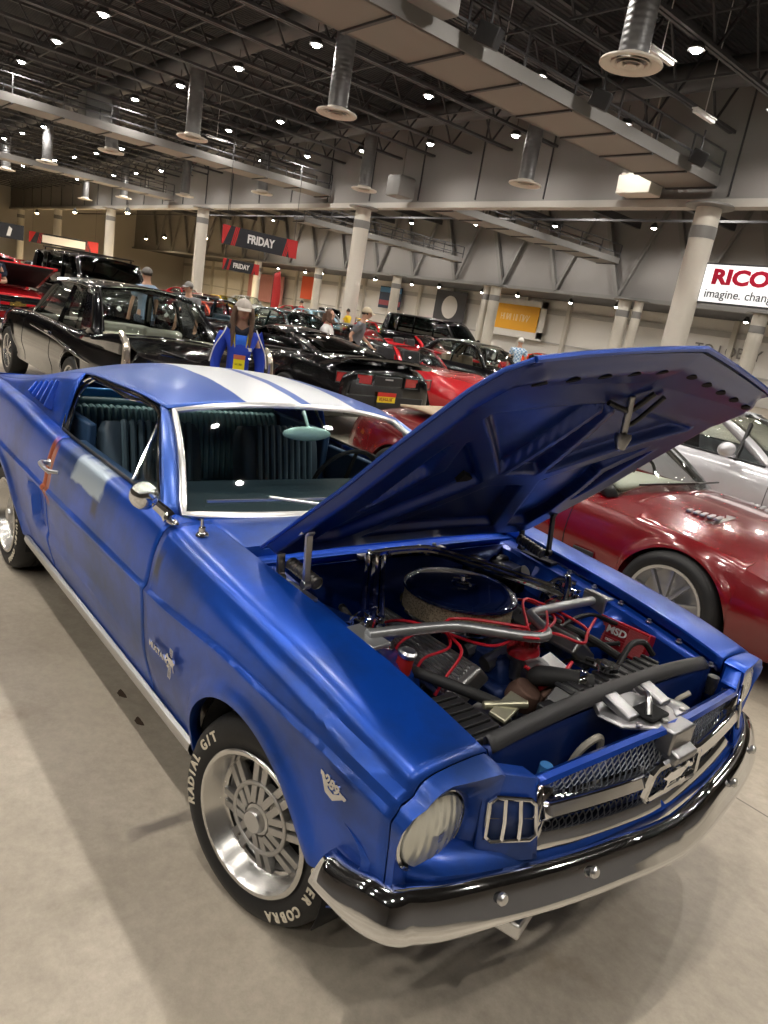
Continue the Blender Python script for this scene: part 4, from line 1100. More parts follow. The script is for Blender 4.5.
def gen_car(S, label, cat='car', loc=(0,0,0), heading=0., group=None, name=None):
    """x forward, origin on the ground below the front axle"""
    root = empty(name or S.get('name','parked_car'), loc, heading, label, cat, group)
    W = S['w']/2; wb = S['wb']; R = S.get('R',.33); xf, xr = S['xf'], S['xr']; P = S['paint']; zb = S.get('zb',.22)
    lod = S.get('lod', 1)
    top = interp(S['top']); sh = interp(S['shoulder']); plan = interp(S['plan']); AR_ = R+S.get('gap',.05)
    gh = S.get('gh')
    tuck = S.get('tuck', .13); belly = S.get('belly', .45)
    def az(x):
        z = zb
        for cx in (0, -wb):
            d = (x-cx)/AR_
            if abs(d) < 1: z = max(z, R*.95 + AR_*sqrt(1-d*d))
        e = S.get('endlift', .12)
        z = max(z, zb + e*sstep(xf-.5, xf, x), zb + e*sstep(xr+.6, xr, x))
        return min(z, sh(x)-.06)
    def sec_y(x, z, zlow=None):
        w = plan(x); s_ = sh(x)
        f = interp([(zb-.01, w-tuck*.55), (zb+.10, w-.05), (zb+(s_-zb)*belly, w), (s_-.10, w-.035), (s_-.03, w-.075), (s_, w-tuck)])
        y = f(z)
        for cx in (0, -wb):
            r = sqrt(((x-cx)/AR_)**2+((z-R*.95)/AR_)**2)
            if r < 1.2 and z > R*.8: y += .012*(1-sstep(1.03,1.18,r))
        for fn in S.get('carve', []): y += fn(x, z)
        return y
    NC = 44 if lod else 22
    xs = [xr+(xf-xr)*i/NC for i in range(NC+1)]
    for cx in (0, -wb):
        for k in range(0, 25 if lod else 13): xs.append(cx-AR_*cos(pi*k/(24 if lod else 12)))
    if gh: xs += [gh['x'][0]+.001, gh['x'][0]-.001, gh['x'][3]+.001, gh['x'][3]-.001]
    for e in (.02,.06,.12): xs += [xf-e, xr+e]
    xs = sorted(set(round(x,4) for x in xs))
    rows = []; K = 14 if lod else 8
    for x in xs:
        z0 = az(x); s_ = sh(x); w = plan(x)
        half = [(w*.55, z0)] + [(sec_y(x, z0)-.02, z0)] + [(sec_y(x, z0+(s_-z0)*i/K), z0+(s_-z0)*i/K) for i in range(K+1)]
        tz = top(x); yi = w-tuck
        well = gh and gh['x'][3] < x < gh['x'][0]
        if well:
            yb = gh['yb']; half += [(yb+(yi-yb)*.5, s_+.004), (min(yb,yi-.01)-.01, s_), (min(yb,yi-.01)-.03, .48), (yb*.5, .40), (0, .40)]
        else:
            half += [(yi*.90, s_+(tz-s_)*.30), (yi*.72, s_+(tz-s_)*.60), (yi*.5, s_+(tz-s_)*.82), (yi*.25, s_+(tz-s_)*.95), (0, tz)]
        row = [(x, -y, z) for y, z in half] + [(x, y, z) for y, z in reversed(half[:-1])]
        rows.append(row)
    mb = MB()
    nr = len(rows[0])
    cap = lambda row, dx, k: [(row[0][0]+dx, p[1]*k, (p[2]-.55)*(k*.9+.1)+.55) for p in row]
    rows = [cap(rows[0], -.035, .80), cap(rows[0], -.022, .95)] + rows + [cap(rows[-1], .022, .95), cap(rows[-1], .035, .80)]
    mb.grid(rows)
    mb.f.append(tuple(range(nr))); mb.f.append(tuple(len(mb.v)-nr+i for i in reversed(range(nr))))
    mb.build('body_shell', P, root, ang=S.get('ang', 38))
    MB().box((-wb/2,0,zb+.12),(wb+.9,W*1.05,.16)).build('underbody', VOID, root)
    for cx in (0, -wb):
        for sy in (-1,1):
            wheel_kit(root, cx, sy*(plan(cx)-S.get('wheel_in',.11)), R, S.get('rim',R*.64), S.get('tw',.20), S.get('style','spoke'), S.get('rimm'), lod)
    if gh:
        X0, X1, X2, X3 = gh['x']; zr, yr, yb = gh['zr'], gh['yr'], gh['yb']; zbt = [sh(X0)+.005, sh(X3)+.005]
        cr = gh.get('crown', .05); bow = gh.get('bow', .12); sill = gh.get('sill', 0)
        zr1 = gh.get('zr1', zr); zr2 = gh.get('zr2', zr)
        tb = gh.get('base_z', None)
        wsb = lambda t: Vector((X0 + bow*.7*(1-t*t) - .0, t*yb, (top(X0) if tb is None else tb) - (top(X0)-zbt[0])*t*t))
        wst = lambda t: Vector((X1 + bow*.5*(1-t*t), t*yr, zr1 - cr*t*t))
        rwt = lambda t: Vector((X2 - bow*.4*(1-t*t), t*yr, zr2 - cr*t*t))
        rwb = lambda t: Vector((X3 - bow*.6*(1-t*t), t*yb*gh.get('rk',.97), top(X3) - (top(X3)-zbt[1])*t*t))
        nT = 12
        T = [-1+2*j/nT for j in range(nT+1)]
        def pane(a, b, nm, m, bulge):
            return MB().grid([[a(t).lerp(b(t), v) + Vector((bulge*sin(pi*v), 0, abs(bulge)*sin(pi*v)*.6)) for t in T] for v in [i/6 for i in range(7)]]).build(nm, m, root, solid=.004)
        gm = S.get('glass', GLASS_C)
        ins = .93
        pane(lambda t: wsb(t*ins), lambda t: wst(t*ins), 'windscreen', gm, .03)
        if not S.get('open'):
            pane(lambda t: rwb(t*gh.get('rwk',.80)), lambda t: rwt(t*gh.get('rwk',.80)), 'rear_window', gm, -.03)
            # roof
            rr = []
            NX = 10
            for i in range(NX+1):
                u = i/NX; x = X1+(X2-X1)*u; zc = zr1+(zr2-zr1)*u + gh.get('arc',.03)*sin(pi*u)*1.0
                bx = bow*.5*(1-u)-bow*.4*u
                rr.append([(x+bx*(1-t*t), t*(yr+.0), zc-cr*abs(t)**2.5) for t in T])
            e = lambda row, dz: [(p[0], p[1]*1.02, p[2]+dz) for p in row]
            MB().grid(rr).build('roof', S.get('roofm', P), root, solid=.035)
            for sy in (-1, 1):
                mb = MB()
                # rear pillar sheet
                a0, a1 = rwb(sy*gh.get('rwk',.80)), rwt(sy*gh.get('rwk',.80)); b0 = Vector((gh.get('cx', X3+.35), sy*(yb+.01), sh(X3)+.0)); b1 = Vector((gh.get('cxt', X2+.12), sy*(yr+.01), zr2-cr-.005))
                c0 = Vector((X3-.02, sy*yb*.99, zbt[1])); c1 = Vector((X2-.02, sy*yr*1.01, zr2-cr))
                mb.grid([[a0.lerp(a1, v)+Vector((-.03*sin(pi*v),0,.018*sin(pi*v))) for v in [i/6 for i in range(7)]], [c0.lerp(c1, v)+Vector((-.02*sin(pi*v),sy*.01*sin(pi*v),.018*sin(pi*v))) for v in [i/6 for i in range(7)]], [b0.lerp(b1, v) for v in [i/6 for i in range(7)]]])
                mb.build('rear_pillar', S.get('roofm', P), root, solid=.03)
                for px in gh.get('posts', []):
                    u = (X0-px)/(X0-X3); MB().bar((px, sy*(yb+.004), sh(px)-.02), (px+gh.get('lean',-.03), sy*(yr+.010), zr-cr-.02), .05, .025, up=(1,0,0)).build('door_pillar', S.get('postm', P), root)
                # side glass
                xa0, xa1 = X0-.06, X1-.03; xb0, xb1 = gh.get('cx', X3+.35), gh.get('cxt', X2+.12)
                if not gh.get('side_open'):
                    MB().grid([[(xa0+(xb0-xa0)*u, sy*(yb-.012), sh(xa0)+.01+ (sh(xb0)-sh(xa0))*u), (xa1+(xb1-xa1)*u, sy*(yr-.008), zr1-cr-.01+(zr2-zr1)*u)] for u in [i/6 for i in range(7)]]).build('side_window', S.get('sglass', gm), root, solid=.004)
                MB().tube([(xa0-.0, sy*(yb+.012), sh(xa0)+.012), (xb0, sy*(yb+.012), sh(xb0)+.012)], .010, 6).build('belt_moulding', S.get('trim', SATIN), root)
        for sy in (-1, 1):
            MB().grid([[wsb(sy*ins).lerp(wst(sy*ins), v)+Vector((.03*sin(pi*v),0,.02*sin(pi*v))) for v in [i/6 for i in range(7)]], [(wsb(sy).lerp(wst(sy), v)+Vector((.02*sin(pi*v)-.02,sy*.012,.018*sin(pi*v)-.004))) for v in [i/6 for i in range(7)]], [(wsb(sy).lerp(wst(sy), v)+Vector((-.08,-sy*.005,-.004))) for v in [i/6 for i in range(7)]]]).build('windscreen_pillar', S.get('pillarm', P), root, solid=.02)
        if S.get('trim') is CHROME or S.get('open'):
            MB().tube([wst(t) + Vector((0,0,.006)) for t in T], .012, 6).build('header_trim', S.get('trim', SATIN), root)
        # interior
        im = S.get('inter', SLATE)
        for y in (-.36, .36):
            sx_ = (X0+X3)/2 - S.get('seatx', .1)
            mb = MB(); mb.box((sx_+.1,y,.52),(.48,.48,.16)); mb.box((sx_-.20,y,.80),(.14,.48,.52),(0,-.22,0)); mb.box((sx_-.28,y,1.10-S.get('hr',0)),(.08,.24,.14),(0,-.2,0))
            mb.build('front_seat', im, root, bevel=.03)
        mb = MB(); mb.box((X0-.15,0,sh(X0)-.07),(.35,yb*1.85,.14)); mb.build('dashboard', S.get('dash', im), root, bevel=.03)
        if not S.get('open') and not S.get('two'):
            MB().box((X3+.45,0,.74),(.18,yb*1.7,.42),(0,-.25,0)).box((X3+.08,0,sh(X3)-.05),(.5,yb*1.8,.03)).build('rear_seat', im, root, bevel=.02)
        mb = MB(); mb.tube([(X0-.42, S.get('rhd',1)*.36+.18*cos(a), sh(X0)-.02+.17*sin(a)) for a in [2*pi*k/20 for k in range(20)]], .013, 6, closed=True); mb.bar((X0-.42,S.get('rhd',1)*.36-.17,sh(X0)-.02),(X0-.42,S.get('rhd',1)*.36+.17,sh(X0)-.02),.03,.012); mb.build('steering_wheel', BLACK, root)
    # bumpers
    for which in S.get('bumpers', []):
        front, zc, h, m, ov = which
        x_ = xf if front else xr; s = 1 if front else -1
        pw = plan(x_ - s*.15)
        pth = [(x_-s*(.42), -(pw+.03)), (x_-s*.15, -(pw+.02)), (x_+s*(.03+ov*.4), -pw*.86), (x_+s*(.06+ov), -pw*.4), (x_+s*(.07+ov), 0), (x_+s*(.06+ov), pw*.4), (x_+s*(.03+ov*.4), pw*.86), (x_-s*.15, pw+.02), (x_-s*.42, pw+.03)]
        pp = smooth_path([(a, b, zc) for a, b in pth], 5); rows = []
        for i, p in enumerate(pp):
            tg = (pp[min(i+1, len(pp)-1)]-pp[max(i-1,0)]).normalized(); n = Vector((tg.y, -tg.x, 0)); 
            if n.x*s < 0 and abs(n.x) > .3: n = -n
            if abs(n.x) <= .3: n = Vector((n.x, n.y, 0)) if n.y*p.y > 0 else -n
            rows.append([p-n*.02+Vector((0,0,h/2)), p+n*.01+Vector((0,0,h*.5)), p+n*.03+Vector((0,0,h*.25)), p+n*.034+Vector((0,0,-h*.2)), p+n*.01+Vector((0,0,-h*.5)), p-n*.02+Vector((0,0,-h/2))])
        MB().grid(rows).build('front_bumper' if front else 'rear_bumper', m, root, solid=.006)
    for sy in (-1, 1):
        for (kind, x, y, z, ry, rz, m, frm) in S.get('lamps', []):
            s = 1 if x > -wb/2 else -1
            hl = MB().lathe([(1.08,-.03),(1.10,.004),(1.0,.012),(.97,.0)], (0,0,0), (s,0,0), 24).build('lamp_bezel', frm or CHROME, root)
            ln = MB().lathe([(1.0,.0),(.7,.22*.1),(0,.03)], (0,0,0), (s,0,0), 24).build('lamp_lens', m, hl)
            hl.location = (x, sy*y, z); hl.scale = (1, ry, rz)
        if S.get('mirror'):
            x, z, m = S['mirror']
            mb = MB(); mb.sphere((x, sy*(plan(x)+.10), z), (.075,.125,.075), 16, 12); mb.bar((x-.01, sy*(plan(x)-.10), z-.07), (x, sy*(plan(x)+.06), z-.03), .05, .03)
            mb.build('door_mirror', m, root)
    # door gaps and handles
    for sy in (-1, 1):
        for dx in S.get('gaps', []):
            MB().tube([(dx, sy*(sec_y(dx, z)+.0005), z) for z in [az(dx)+.03+(sh(dx)-.02-az(dx)-.03)*i/12 for i in range(13)]], .0035, 5).build('door_gap', VOID, root)
        for hx, hz in S.get('handles', []):
            MB().bar((hx-.08, sy*(sec_y(hx,hz)+.015), hz), (hx+.08, sy*(sec_y(hx,hz)+.015), hz), .02, .025).build('door_handle', S.get('trim', CHROME), root, bevel=.005)
    root['_'] = 1; del root['_']
    return root, dict(plan=plan, sh=sh, top=top, sec_y=sec_y, az=az)

HEAD = mat('headlamp glass', (.75,.78,.78), .1, .3, coat=1)
def plate(root, x, y, z, s, w=.31, h=.16, txt=None, m=None, tm=None, tilt=0):
    pm = m or mat('yellow show plate', (.85,.62,.03), .4)
    mb = MB().box((0,0,0),(.008,w,h)); o = mb.build('number_plate', pm, root, bevel=.002); o.location = (x,y,z); o.rotation_euler = (0,tilt,0)
    MB().box((s*.003,0,h*.36),(.008,w*1.02,h*.30)).build('plate_header', mat('plate red', (.55,.03,.02), .4), o)
    MB().box((s*.003,0,-h*.38),(.008,w*1.02,h*.26)).build('plate_footer', mat('plate black', (.02,.02,.02), .4), o)
    if txt:
        v, f = scribble(w*.8, h*.26, 7, 3); M = frame((s*.006,0,0), (0,s,0), (0,0,1))
        MB().add(v, f, M).build('plate_lettering', tm or mat('plate ink', (.25,.02,.02), .5), o, smooth=False)
    return o

BLACKP = mat('black paint', (.003,.003,.004), .12, 0, coat=1.0, coat_rough=.035)
REDXK = car_paint('deep red metallic paint', (.17,.0025,.006), .08, .10)
SILVER = car_paint('silver white paint', (.62,.62,.66), .1, .25)
RED = car_paint('red paint', (.48,.008,.015), .08, .05)
ORANGE = car_paint('orange red paint', (.75,.06,.015), .08, .05)
GREEN = car_paint('dark green paint', (.005,.022,.020), .05, .1)
WHITEP = car_paint('white paint', (.72,.72,.70), .12, 0)
YELLOW = car_paint('yellow paint', (.80,.50,.02), .1, 0)
BLUEP = car_paint('light blue paint', (.25,.42,.52), .12, .1)
GREYP = car_paint('grey paint', (.18,.19,.21), .12, .3)

# ---- black 1950s two-door saloon, tail toward the blue car
S = dict(name='vintage_saloon', w=1.82, wb=2.92, xf=.80, xr=-4.28, R=.34, rim=.235, paint=BLACKP, zb=.30, gap=.07, tw=.22, style='twin',
    top=[(.80,.86),(.6,.97),(.0,1.02),(-.75,1.06),(-3.25,1.02),(-3.9,.95),(-4.28,.86)],
    shoulder=[(.80,.78),(.5,.90),(0,.94),(-.8,.98),(-1.8,.98),(-2.8,.96),(-3.4,.95),(-4.1,.98),(-4.28,.92)],
    plan=[(.80,.76),(.5,.87),(0,.90),(-1.5,.90),(-3.4,.91),(-4.0,.87),(-4.28,.78)], tuck=.10, trim=CHROME, glass=GLASS_C, inter=CREAM,
    gh=dict(x=(-.85,-1.30,-2.72,-3.28), zr=1.52, yr=.62, yb=.79, crown=.07, bow=.22, posts=(-2.05,), cx=-2.85, cxt=-2.55, arc=.03, rwk=.90, rk=.94),
    bumpers=[(False,.50,.14,CHROME,.04),(True,.50,.14,CHROME,.04)], gaps=(-.78,-2.05), handles=[(-1.9,.84)], hr=.2)
chevy, q_ = gen_car(S, 'glossy black 1950s two-door saloon with chrome-edged tail fin, wraparound rear window and yellow show plate', loc=(-10.02,1.68,0), heading=pi)
mb = MB()
for sy in (-1, 1):   # fins
    rows = []
    for i in range(13):
        x = -3.10-1.20*i/12; h = .12*sstep(-3.1,-4.2,x); y = .825-.03*sstep(-3.9,-4.3,x)
        rows.append([(x, sy*(y+.045), .90), (x, sy*(y+.028), .95+h*.7), (x, sy*y, .965+h), (x, sy*(y-.05), .95+h*.5), (x, sy*(y-.12), .93)])
    fn = MB().grid(rows).build('tail_fin', BLACKP, chevy, solid=.01)
    MB().tube([(-4.20,sy*.815,1.11),(-4.32,sy*.81,1.02),(-4.35,sy*.81,.85),(-4.33,sy*.81,.72)], [.028,.050], 10, smooth=4).build('fin_moulding', mat('fin chrome', (.75,.68,.58), .2, .9), chevy)
    tl = MB().lathe([(.055,0),(.05,.03),(0,.045)], (-4.32,sy*.81,.66), (-1,0,0), 16).build('tail_lamp', LAMP_RED, chevy)
    MB().tube([(-1.15,sy*(q_['sec_y'](-1.15,.84)+.008),.84),(-2.2,sy*(q_['sec_y'](-2.2,.80)+.008),.80),(-3.2,sy*(q_['sec_y'](-3.2,.72)+.008),.72),(-4.15,sy*(q_['sec_y'](-4.15,.66)+.008),.66)], .014, 8, smooth=5).build('side_spear', CHROME, chevy)
rwf = lambda t, v: Vector((-3.28-.13*(1-t*t), t*.766*.90, 1.02-.06*t*t*.8)).lerp(Vector((-2.72-.09*(1-t*t), t*.62*.90, 1.52-.07*t*t)), v)+Vector((-.04*sin(pi*v),0,.02))
MB().tube([rwf(-1+.1*j, 0) for j in range(21)]+[rwf(1, v/5) for v in range(1,5)]+[rwf(1-.1*j, 1) for j in range(21)]+[rwf(-1, 1-v/5) for v in range(1,5)], .013, 6, closed=True).build('rear_window_trim', CHROME, chevy)
MB().box((-3.18,0,1.005),(.26,1.36,.03)).build('parcel_shelf', mat('cream shelf', (.70,.66,.52), .6), chevy)
MB().tube([(-4.02,.32,.955),(-4.18,0,.885),(-4.02,-.32,.955)], .011, 8).build('boot_emblem', CHROME, chevy)
plate(chevy, -4.33, 0, .72, -1, .32, .17, 'YELLOW')
MB().lathe([(.0,.03),(.05,.02),(.055,0),(0,-.01)], (-.95,-1.0,1.02), (-1,0,0), 16).build('door_mirror', BLACK, chevy)
MB().sphere((.55,.68,.78),(.09,.10,.10)).build('headlamp', HEAD, chevy); MB().sphere((.55,-.68,.78),(.09,.10,.10)).build('headlamp', HEAD, chevy)

# ---- black modern coupe, tail toward us
S = dict(name='muscle_coupe', w=1.92, wb=2.85, xf=.92, xr=-3.92, R=.36, rim=.27, paint=BLACKP, zb=.20, gap=.04, tw=.26, style='spoke',
    top=[(.92,.72),(.6,.90),(0,.98),(-.8,1.02),(-3.2,1.10),(-3.75,1.06),(-3.92,.98)],
    shoulder=[(.92,.62),(.5,.82),(0,.90),(-1.5,.92),(-2.5,1.00),(-3.0,1.03),(-3.7,1.00),(-3.92,.92)],
    plan=[(.92,.70),(.5,.90),(0,.95),(-1.4,.92),(-2.8,.96),(-3.5,.93),(-3.92,.80)], tuck=.16, belly=.55, glass=GLASS_D, inter=SATIN,
    gh=dict(x=(-.75,-1.40,-2.15,-3.22), zr=1.30, zr2=1.28, yr=.54, yb=.74, crown=.06, bow=.16, cx=-2.85, cxt=-2.30, arc=.02, rwk=.88, posts=()),
    gaps=(-.62,-2.0), handles=[(-1.85,.84)], mirror=(-.9,.98,BLACKP), hr=.1)
camaro, q_ = gen_car(S, 'black modern muscle coupe seen from behind with twin red tail lamps each side', loc=(-10.10,4.66,0), heading=pi)
for sy in (-1, 1):
    for k, y in enumerate((.72,.42)):
        b = MB().box((0,0,0),(.03,.25,.125)).build('tail_lamp', LAMP_RED, camaro, bevel=.03); b.location = (-3.945+.045*(k == 0), sy*y, .84); b.rotation_euler = (0,0,-sy*.14*(1 if k == 0 else .4))
        MB().tube([(-.012,yy,zz) for yy, zz in ((-.13,-.07),(.13,-.07),(.13,.07),(-.13,.07))], .008, 6, closed=True).build('lamp_surround', SATIN, b)
MB().grid([[(-3.70,y,1.075-.03*abs(y)**2),(-3.80,y,1.125-.05*abs(y)**2),(-3.90,y,1.145-.07*abs(y)**2),(-3.92,y,1.13-.07*abs(y)**2),(-3.88,y,1.03)] for y in [-.80+1.6*i/16 for i in range(17)]]).build('boot_spoiler', BLACKP, camaro, solid=.01)
MB().box((-3.945,0,.84),(.03,.50,.14)).build('rear_panel', SATIN, camaro, bevel=.02)
MB().box((-3.965,0,.865),(.006,.14,.018)).build('boot_emblem', CHROME_R, camaro, bevel=.002)
MB().box((-3.93,0,.50),(.06,1.4,.30)).build('rear_valance', SATIN, camaro, bevel=.04)
plate(camaro, -3.985, .02, .60, -1, .32, .18, 'YELLOW')

# ---- deep red convertible grand tourer beside the blue car
def xk_arch(x, z): return 0
S = dict(name='roadster', w=1.83, wb=2.60, xf=1.00, xr=-3.62, R=.335, rim=.235, paint=REDXK, zb=.19, gap=.035, tw=.24, style='multi', rimm=mat('satin silver rim', (.55,.55,.56), .3, .9),
    top=[(1.00,.52),(.8,.64),(.4,.77),(0,.84),(-.5,.875),(-.95,.88),(-2.6,.91),(-3.2,.90),(-3.5,.82),(-3.62,.72)],
    shoulder=[(1.00,.48),(.8,.57),(.4,.70),(0,.765),(-.5,.79),(-1.4,.80),(-2.2,.83),(-2.7,.86),(-3.3,.82),(-3.62,.70)],
    plan=[(1.00,.45),(.85,.68),(.5,.86),(0,.92),(-.6,.89),(-1.4,.88),(-2.5,.92),(-3.1,.88),(-3.5,.72),(-3.62,.55)], tuck=.20, belly=.52, endlift=.03, open=True, glass=GLASS_C, inter=TAN, dash=CREAM, trim=SATIN, pillarm=SATIN,
    gh=dict(x=(-.62,-1.30,-2.2,-2.45), zr=1.27, yr=.56, yb=.72, crown=.05, bow=.24), hr=.12, gaps=(-.80,-2.10), handles=[(-2.1,.72)])
S['R'] = .322
xk, q_ = gen_car(S, 'deep red open grand tourer with tan folded hood parked beside the blue car', loc=(-.46,3.14,0), heading=0)
MB().grid([[(-.66-.10*abs(t)**2-.45*u, t*(.66-.03*u), .862-.02*u-.06*abs(t)**3) for t in [-1+.1*j for j in range(21)]] for u in (0,.3,.7,1)]).build('dash_top', CREAM, xk, solid=.03)
# front wings bulge + louvres, marker, tonneau
for sy in (-1, 1):
    mb = MB(); 
    mb = MB()
    for k in range(5):
        mb.bar((.00-.045*k, sy*.42-.12, .834), (-.06-.045*k, sy*.42+.12, .824), .026, .010)
    mb.box((-.11,sy*.42,.816),(.24,.28,.012),(sy*-.10,0,0)); mb.build('bonnet_louvre', CHROME_R, xk, smooth=False)
    MB().sphere((.66,sy*.845,.42),(.09,.02,.022)).build('side_marker', AMBER, xk)
    hl = MB().sphere((.78,sy*.60,.60),(.16,.13,.065)).build('headlamp', HEAD, xk)
    MB().box((-.62,sy*.895,.42),(.16,.012,.06)).build('side_vent', SATIN, xk, bevel=.01)
rows = []
for i in range(13):
    u = i/12; x = -2.42-.62*u
    rows.append([(x + .02*cos(t*3), t*.60*(1-.12*u*u), .945+.055*sin(pi*min(1,u*1.15))**.6*(1-abs(t)**3*.7)) for t in [-1+2*j/14 for j in range(15)]])
tn = MB().grid(rows).build('folded_hood', TAN, xk, solid=.02)
MB().tube([(-2.46+.0,y,.985-.03*abs(y)) for y in [-.55+1.1*i/12 for i in range(13)]], .03, 8).build('hood_fold', TAN, tn)
mb = MB(); mb.bar((-.47,.05,.915),(-.56,.62,.89),.014,.012); mb.bar((-.54,-.55,.90),(-.47,.10,.918),.014,.012); mb.build('wiper', SATIN, xk)
# ---- silver-white coupe beyond it
S = dict(name='sports_coupe', w=1.85, wb=2.50, xf=.88, xr=-3.30, R=.33, rim=.245, paint=SILVER, zb=.18, gap=.035, tw=.24, style='multi',
    top=[(.88,.62),(.6,.76),(0,.90),(-.5,.97),(-.75,.99),(-2.9,.97),(-3.2,.88),(-3.30,.78)],
    shoulder=[(.88,.56),(.5,.72),(0,.83),(-.6,.89),(-1.6,.91),(-2.5,.92),(-3.1,.86),(-3.30,.74)],
    plan=[(.88,.55),(.6,.80),(0,.92),(-1.2,.90),(-2.4,.93),(-3.0,.84),(-3.30,.65)], tuck=.15, belly=.55, glass=GLASS_C, inter=SATIN, dash=SATIN,
    gh=dict(x=(-.62,-1.35,-2.0,-2.95), zr=1.34, zr2=1.32, yr=.54, yb=.745, crown=.06, bow=.18, cx=-2.35, cxt=-2.05, arc=.03, rwk=.88, posts=(-.98,)),
    gaps=(-.55,-1.95), handles=[(-1.8,.80)], mirror=(-.98,1.0,SILVER), postm=SATIN, two=True,
    lamps=[('h',.72,.64,.66,.14,.07,HEAD,SATIN)])
tt, q_ = gen_car(S, 'silver-white sports coupe with rounded door mirror parked beyond the deep red roadster', loc=(-.72,6.28,0), heading=0)
# ---- further cars
def stretch(S, **k):
    T = dict(S); T.update(k); return T
# dark red 1960s convertible coupe (red, front toward the camera)
S65 = dict(name='vintage_coupe', w=1.74, wb=2.74, xf=.74, xr=-3.75, R=.315, rim=.205, paint=RED, zb=.25, tw=.19, style='twin',
    top=[(.74,.80),(.5,.84),(0,.90),(-.7,.95),(-2.9,.96),(-3.5,.93),(-3.75,.88)], shoulder=[(.74,.72),(.4,.80),(0,.84),(-.8,.88),(-2.4,.90),(-3.3,.90),(-3.75,.84)],
    plan=[(.74,.76),(.4,.85),(0,.87),(-1.5,.87),(-3.2,.85),(-3.75,.78)], tuck=.10, trim=CHROME, glass=GLASS_C, inter=SATIN, open=True,
    gh=dict(x=(-.78,-1.28,-2.2,-2.75), zr=1.27, yr=.57, yb=.72, crown=.05, bow=.14),
    bumpers=[(True,.45,.10,CHROME,.03),(False,.50,.10,CHROME,.03)], lamps=[('h',.75,.62,.64,.085,.085,HEAD,CHROME)], gaps=(-.7,-1.9), hr=.2)
def grille_box(root, x, z, w, h, n=7, m=None, em=None):
    g = MB().box((x,0,z),(.03,w,h)).build('grille', VOID, root)
    mb = MB()
    for k in range(n): mb.box((x+.02,0,z-h/2+h*(k+.5)/n),(.012,w*.98,.010))
    mb.box((x+.022,0,z+h/2),(.03,w*1.03,.022)); mb.box((x+.022,0,z-h/2),(.03,w*1.03,.022)); mb.box((x+.022,w/2,z),(.03,.022,h)); mb.box((x+.022,-w/2,z),(.03,.022,h))
    mb.build('grille_bars', m or CHROME, g, smooth=False); return g
r65, _ = gen_car(S65, 'red 1960s open pony car facing right in front of the big black four-wheel drive', loc=(-16.0,15.7,0), heading=radians(15))
grille_box(r65, .775, .62, .95, .20)
# tall black SUV
SUV = dict(name='black_suv', w=2.02, wb=3.30, xf=1.0, xr=-4.6, R=.40, rim=.24, paint=BLACKP, zb=.42, tw=.27, style='spoke', gap=.07,
    top=[(1.0,1.10),(.8,1.18),(0,1.22),(-.7,1.25),(-4.3,1.2),(-4.6,1.15)], shoulder=[(1.0,1.02),(.6,1.10),(0,1.14),(-4.4,1.16),(-4.6,1.10)],
    plan=[(1.0,.90),(.6,1.0),(0,1.01),(-4.2,1.0),(-4.6,.92)], tuck=.08, glass=GLASS_D, inter=SATIN, roofm=BLACKP,
    gh=dict(x=(-.75,-1.45,-4.35,-4.50), zr=1.92, yr=.78, yb=.90, crown=.06, bow=.10, cx=-4.2, cxt=-4.2, posts=(-1.9,-2.9,-3.7), arc=.02, rwk=.9),
    bumpers=[(True,.62,.22,CHROME,.04),(False,.62,.20,CHROME,.04)], lamps=[('h',1.01,.78,.90,.15,.13,HEAD,CHROME)], mirror=(-.95,1.30,BLACKP), gaps=(-.7,-1.9,-2.9), handles=[(-1.75,1.02),(-2.75,1.02)])
suv, _ = gen_car(SUV, 'tall black four-wheel-drive wagon with bright chrome front grille beside the orange wall banner', loc=(-18.4,19.6,0), heading=radians(12))
grille_box(suv, 1.035, .90, 1.20, .30, 5)
# red sports car with long pointed nose
VET = dict(name='classic_sports_car', w=1.76, wb=2.49, xf=1.0, xr=-3.2, R=.34, rim=.20, paint=RED, zb=.20, tw=.20, style='twin', gap=.045,
    top=[(1.0,.52),(.8,.62),(.3,.80),(0,.84),(-.7,.86),(-2.6,.90),(-3.0,.84),(-3.2,.74)], shoulder=[(1.0,.50),(.7,.62),(.3,.80),(0,.86),(-.4,.84),(-1.2,.80),(-1.9,.84),(-2.5,.90),(-3.0,.82),(-3.2,.72)],
    plan=[(1.0,.35),(.8,.66),(.4,.84),(0,.88),(-1.2,.80),(-2.4,.88),(-3.0,.76),(-3.2,.6)], tuck=.18, belly=.5, glass=GLASS_C, inter=SATIN, open=True, trim=CHROME, endlift=.10,
    gh=dict(x=(-.85,-1.30,-1.9,-2.2), zr=1.18, yr=.54, yb=.66, crown=.05, bow=.18), hr=.2, gaps=(-.75,-1.75), two=True)
vet, _ = gen_car(VET, 'bright red long-nosed classic sports car with alloy wheel behind the open blue bonnet', loc=(-8.85,8.55,0), heading=radians(-3))
VETC = stretch(VET, paint=ORANGE, open=False, gh=dict(x=(-.85,-1.45,-1.95,-2.6), zr=1.20, yr=.50, yb=.66, crown=.05, bow=.18, cx=-2.15, cxt=-2.0, posts=(), rwk=.8))
ov, _ = gen_car(VETC, 'orange-red classic fastback sports car standing between the column and the woman in blue', loc=(-19.0,9.4,0), heading=radians(8))
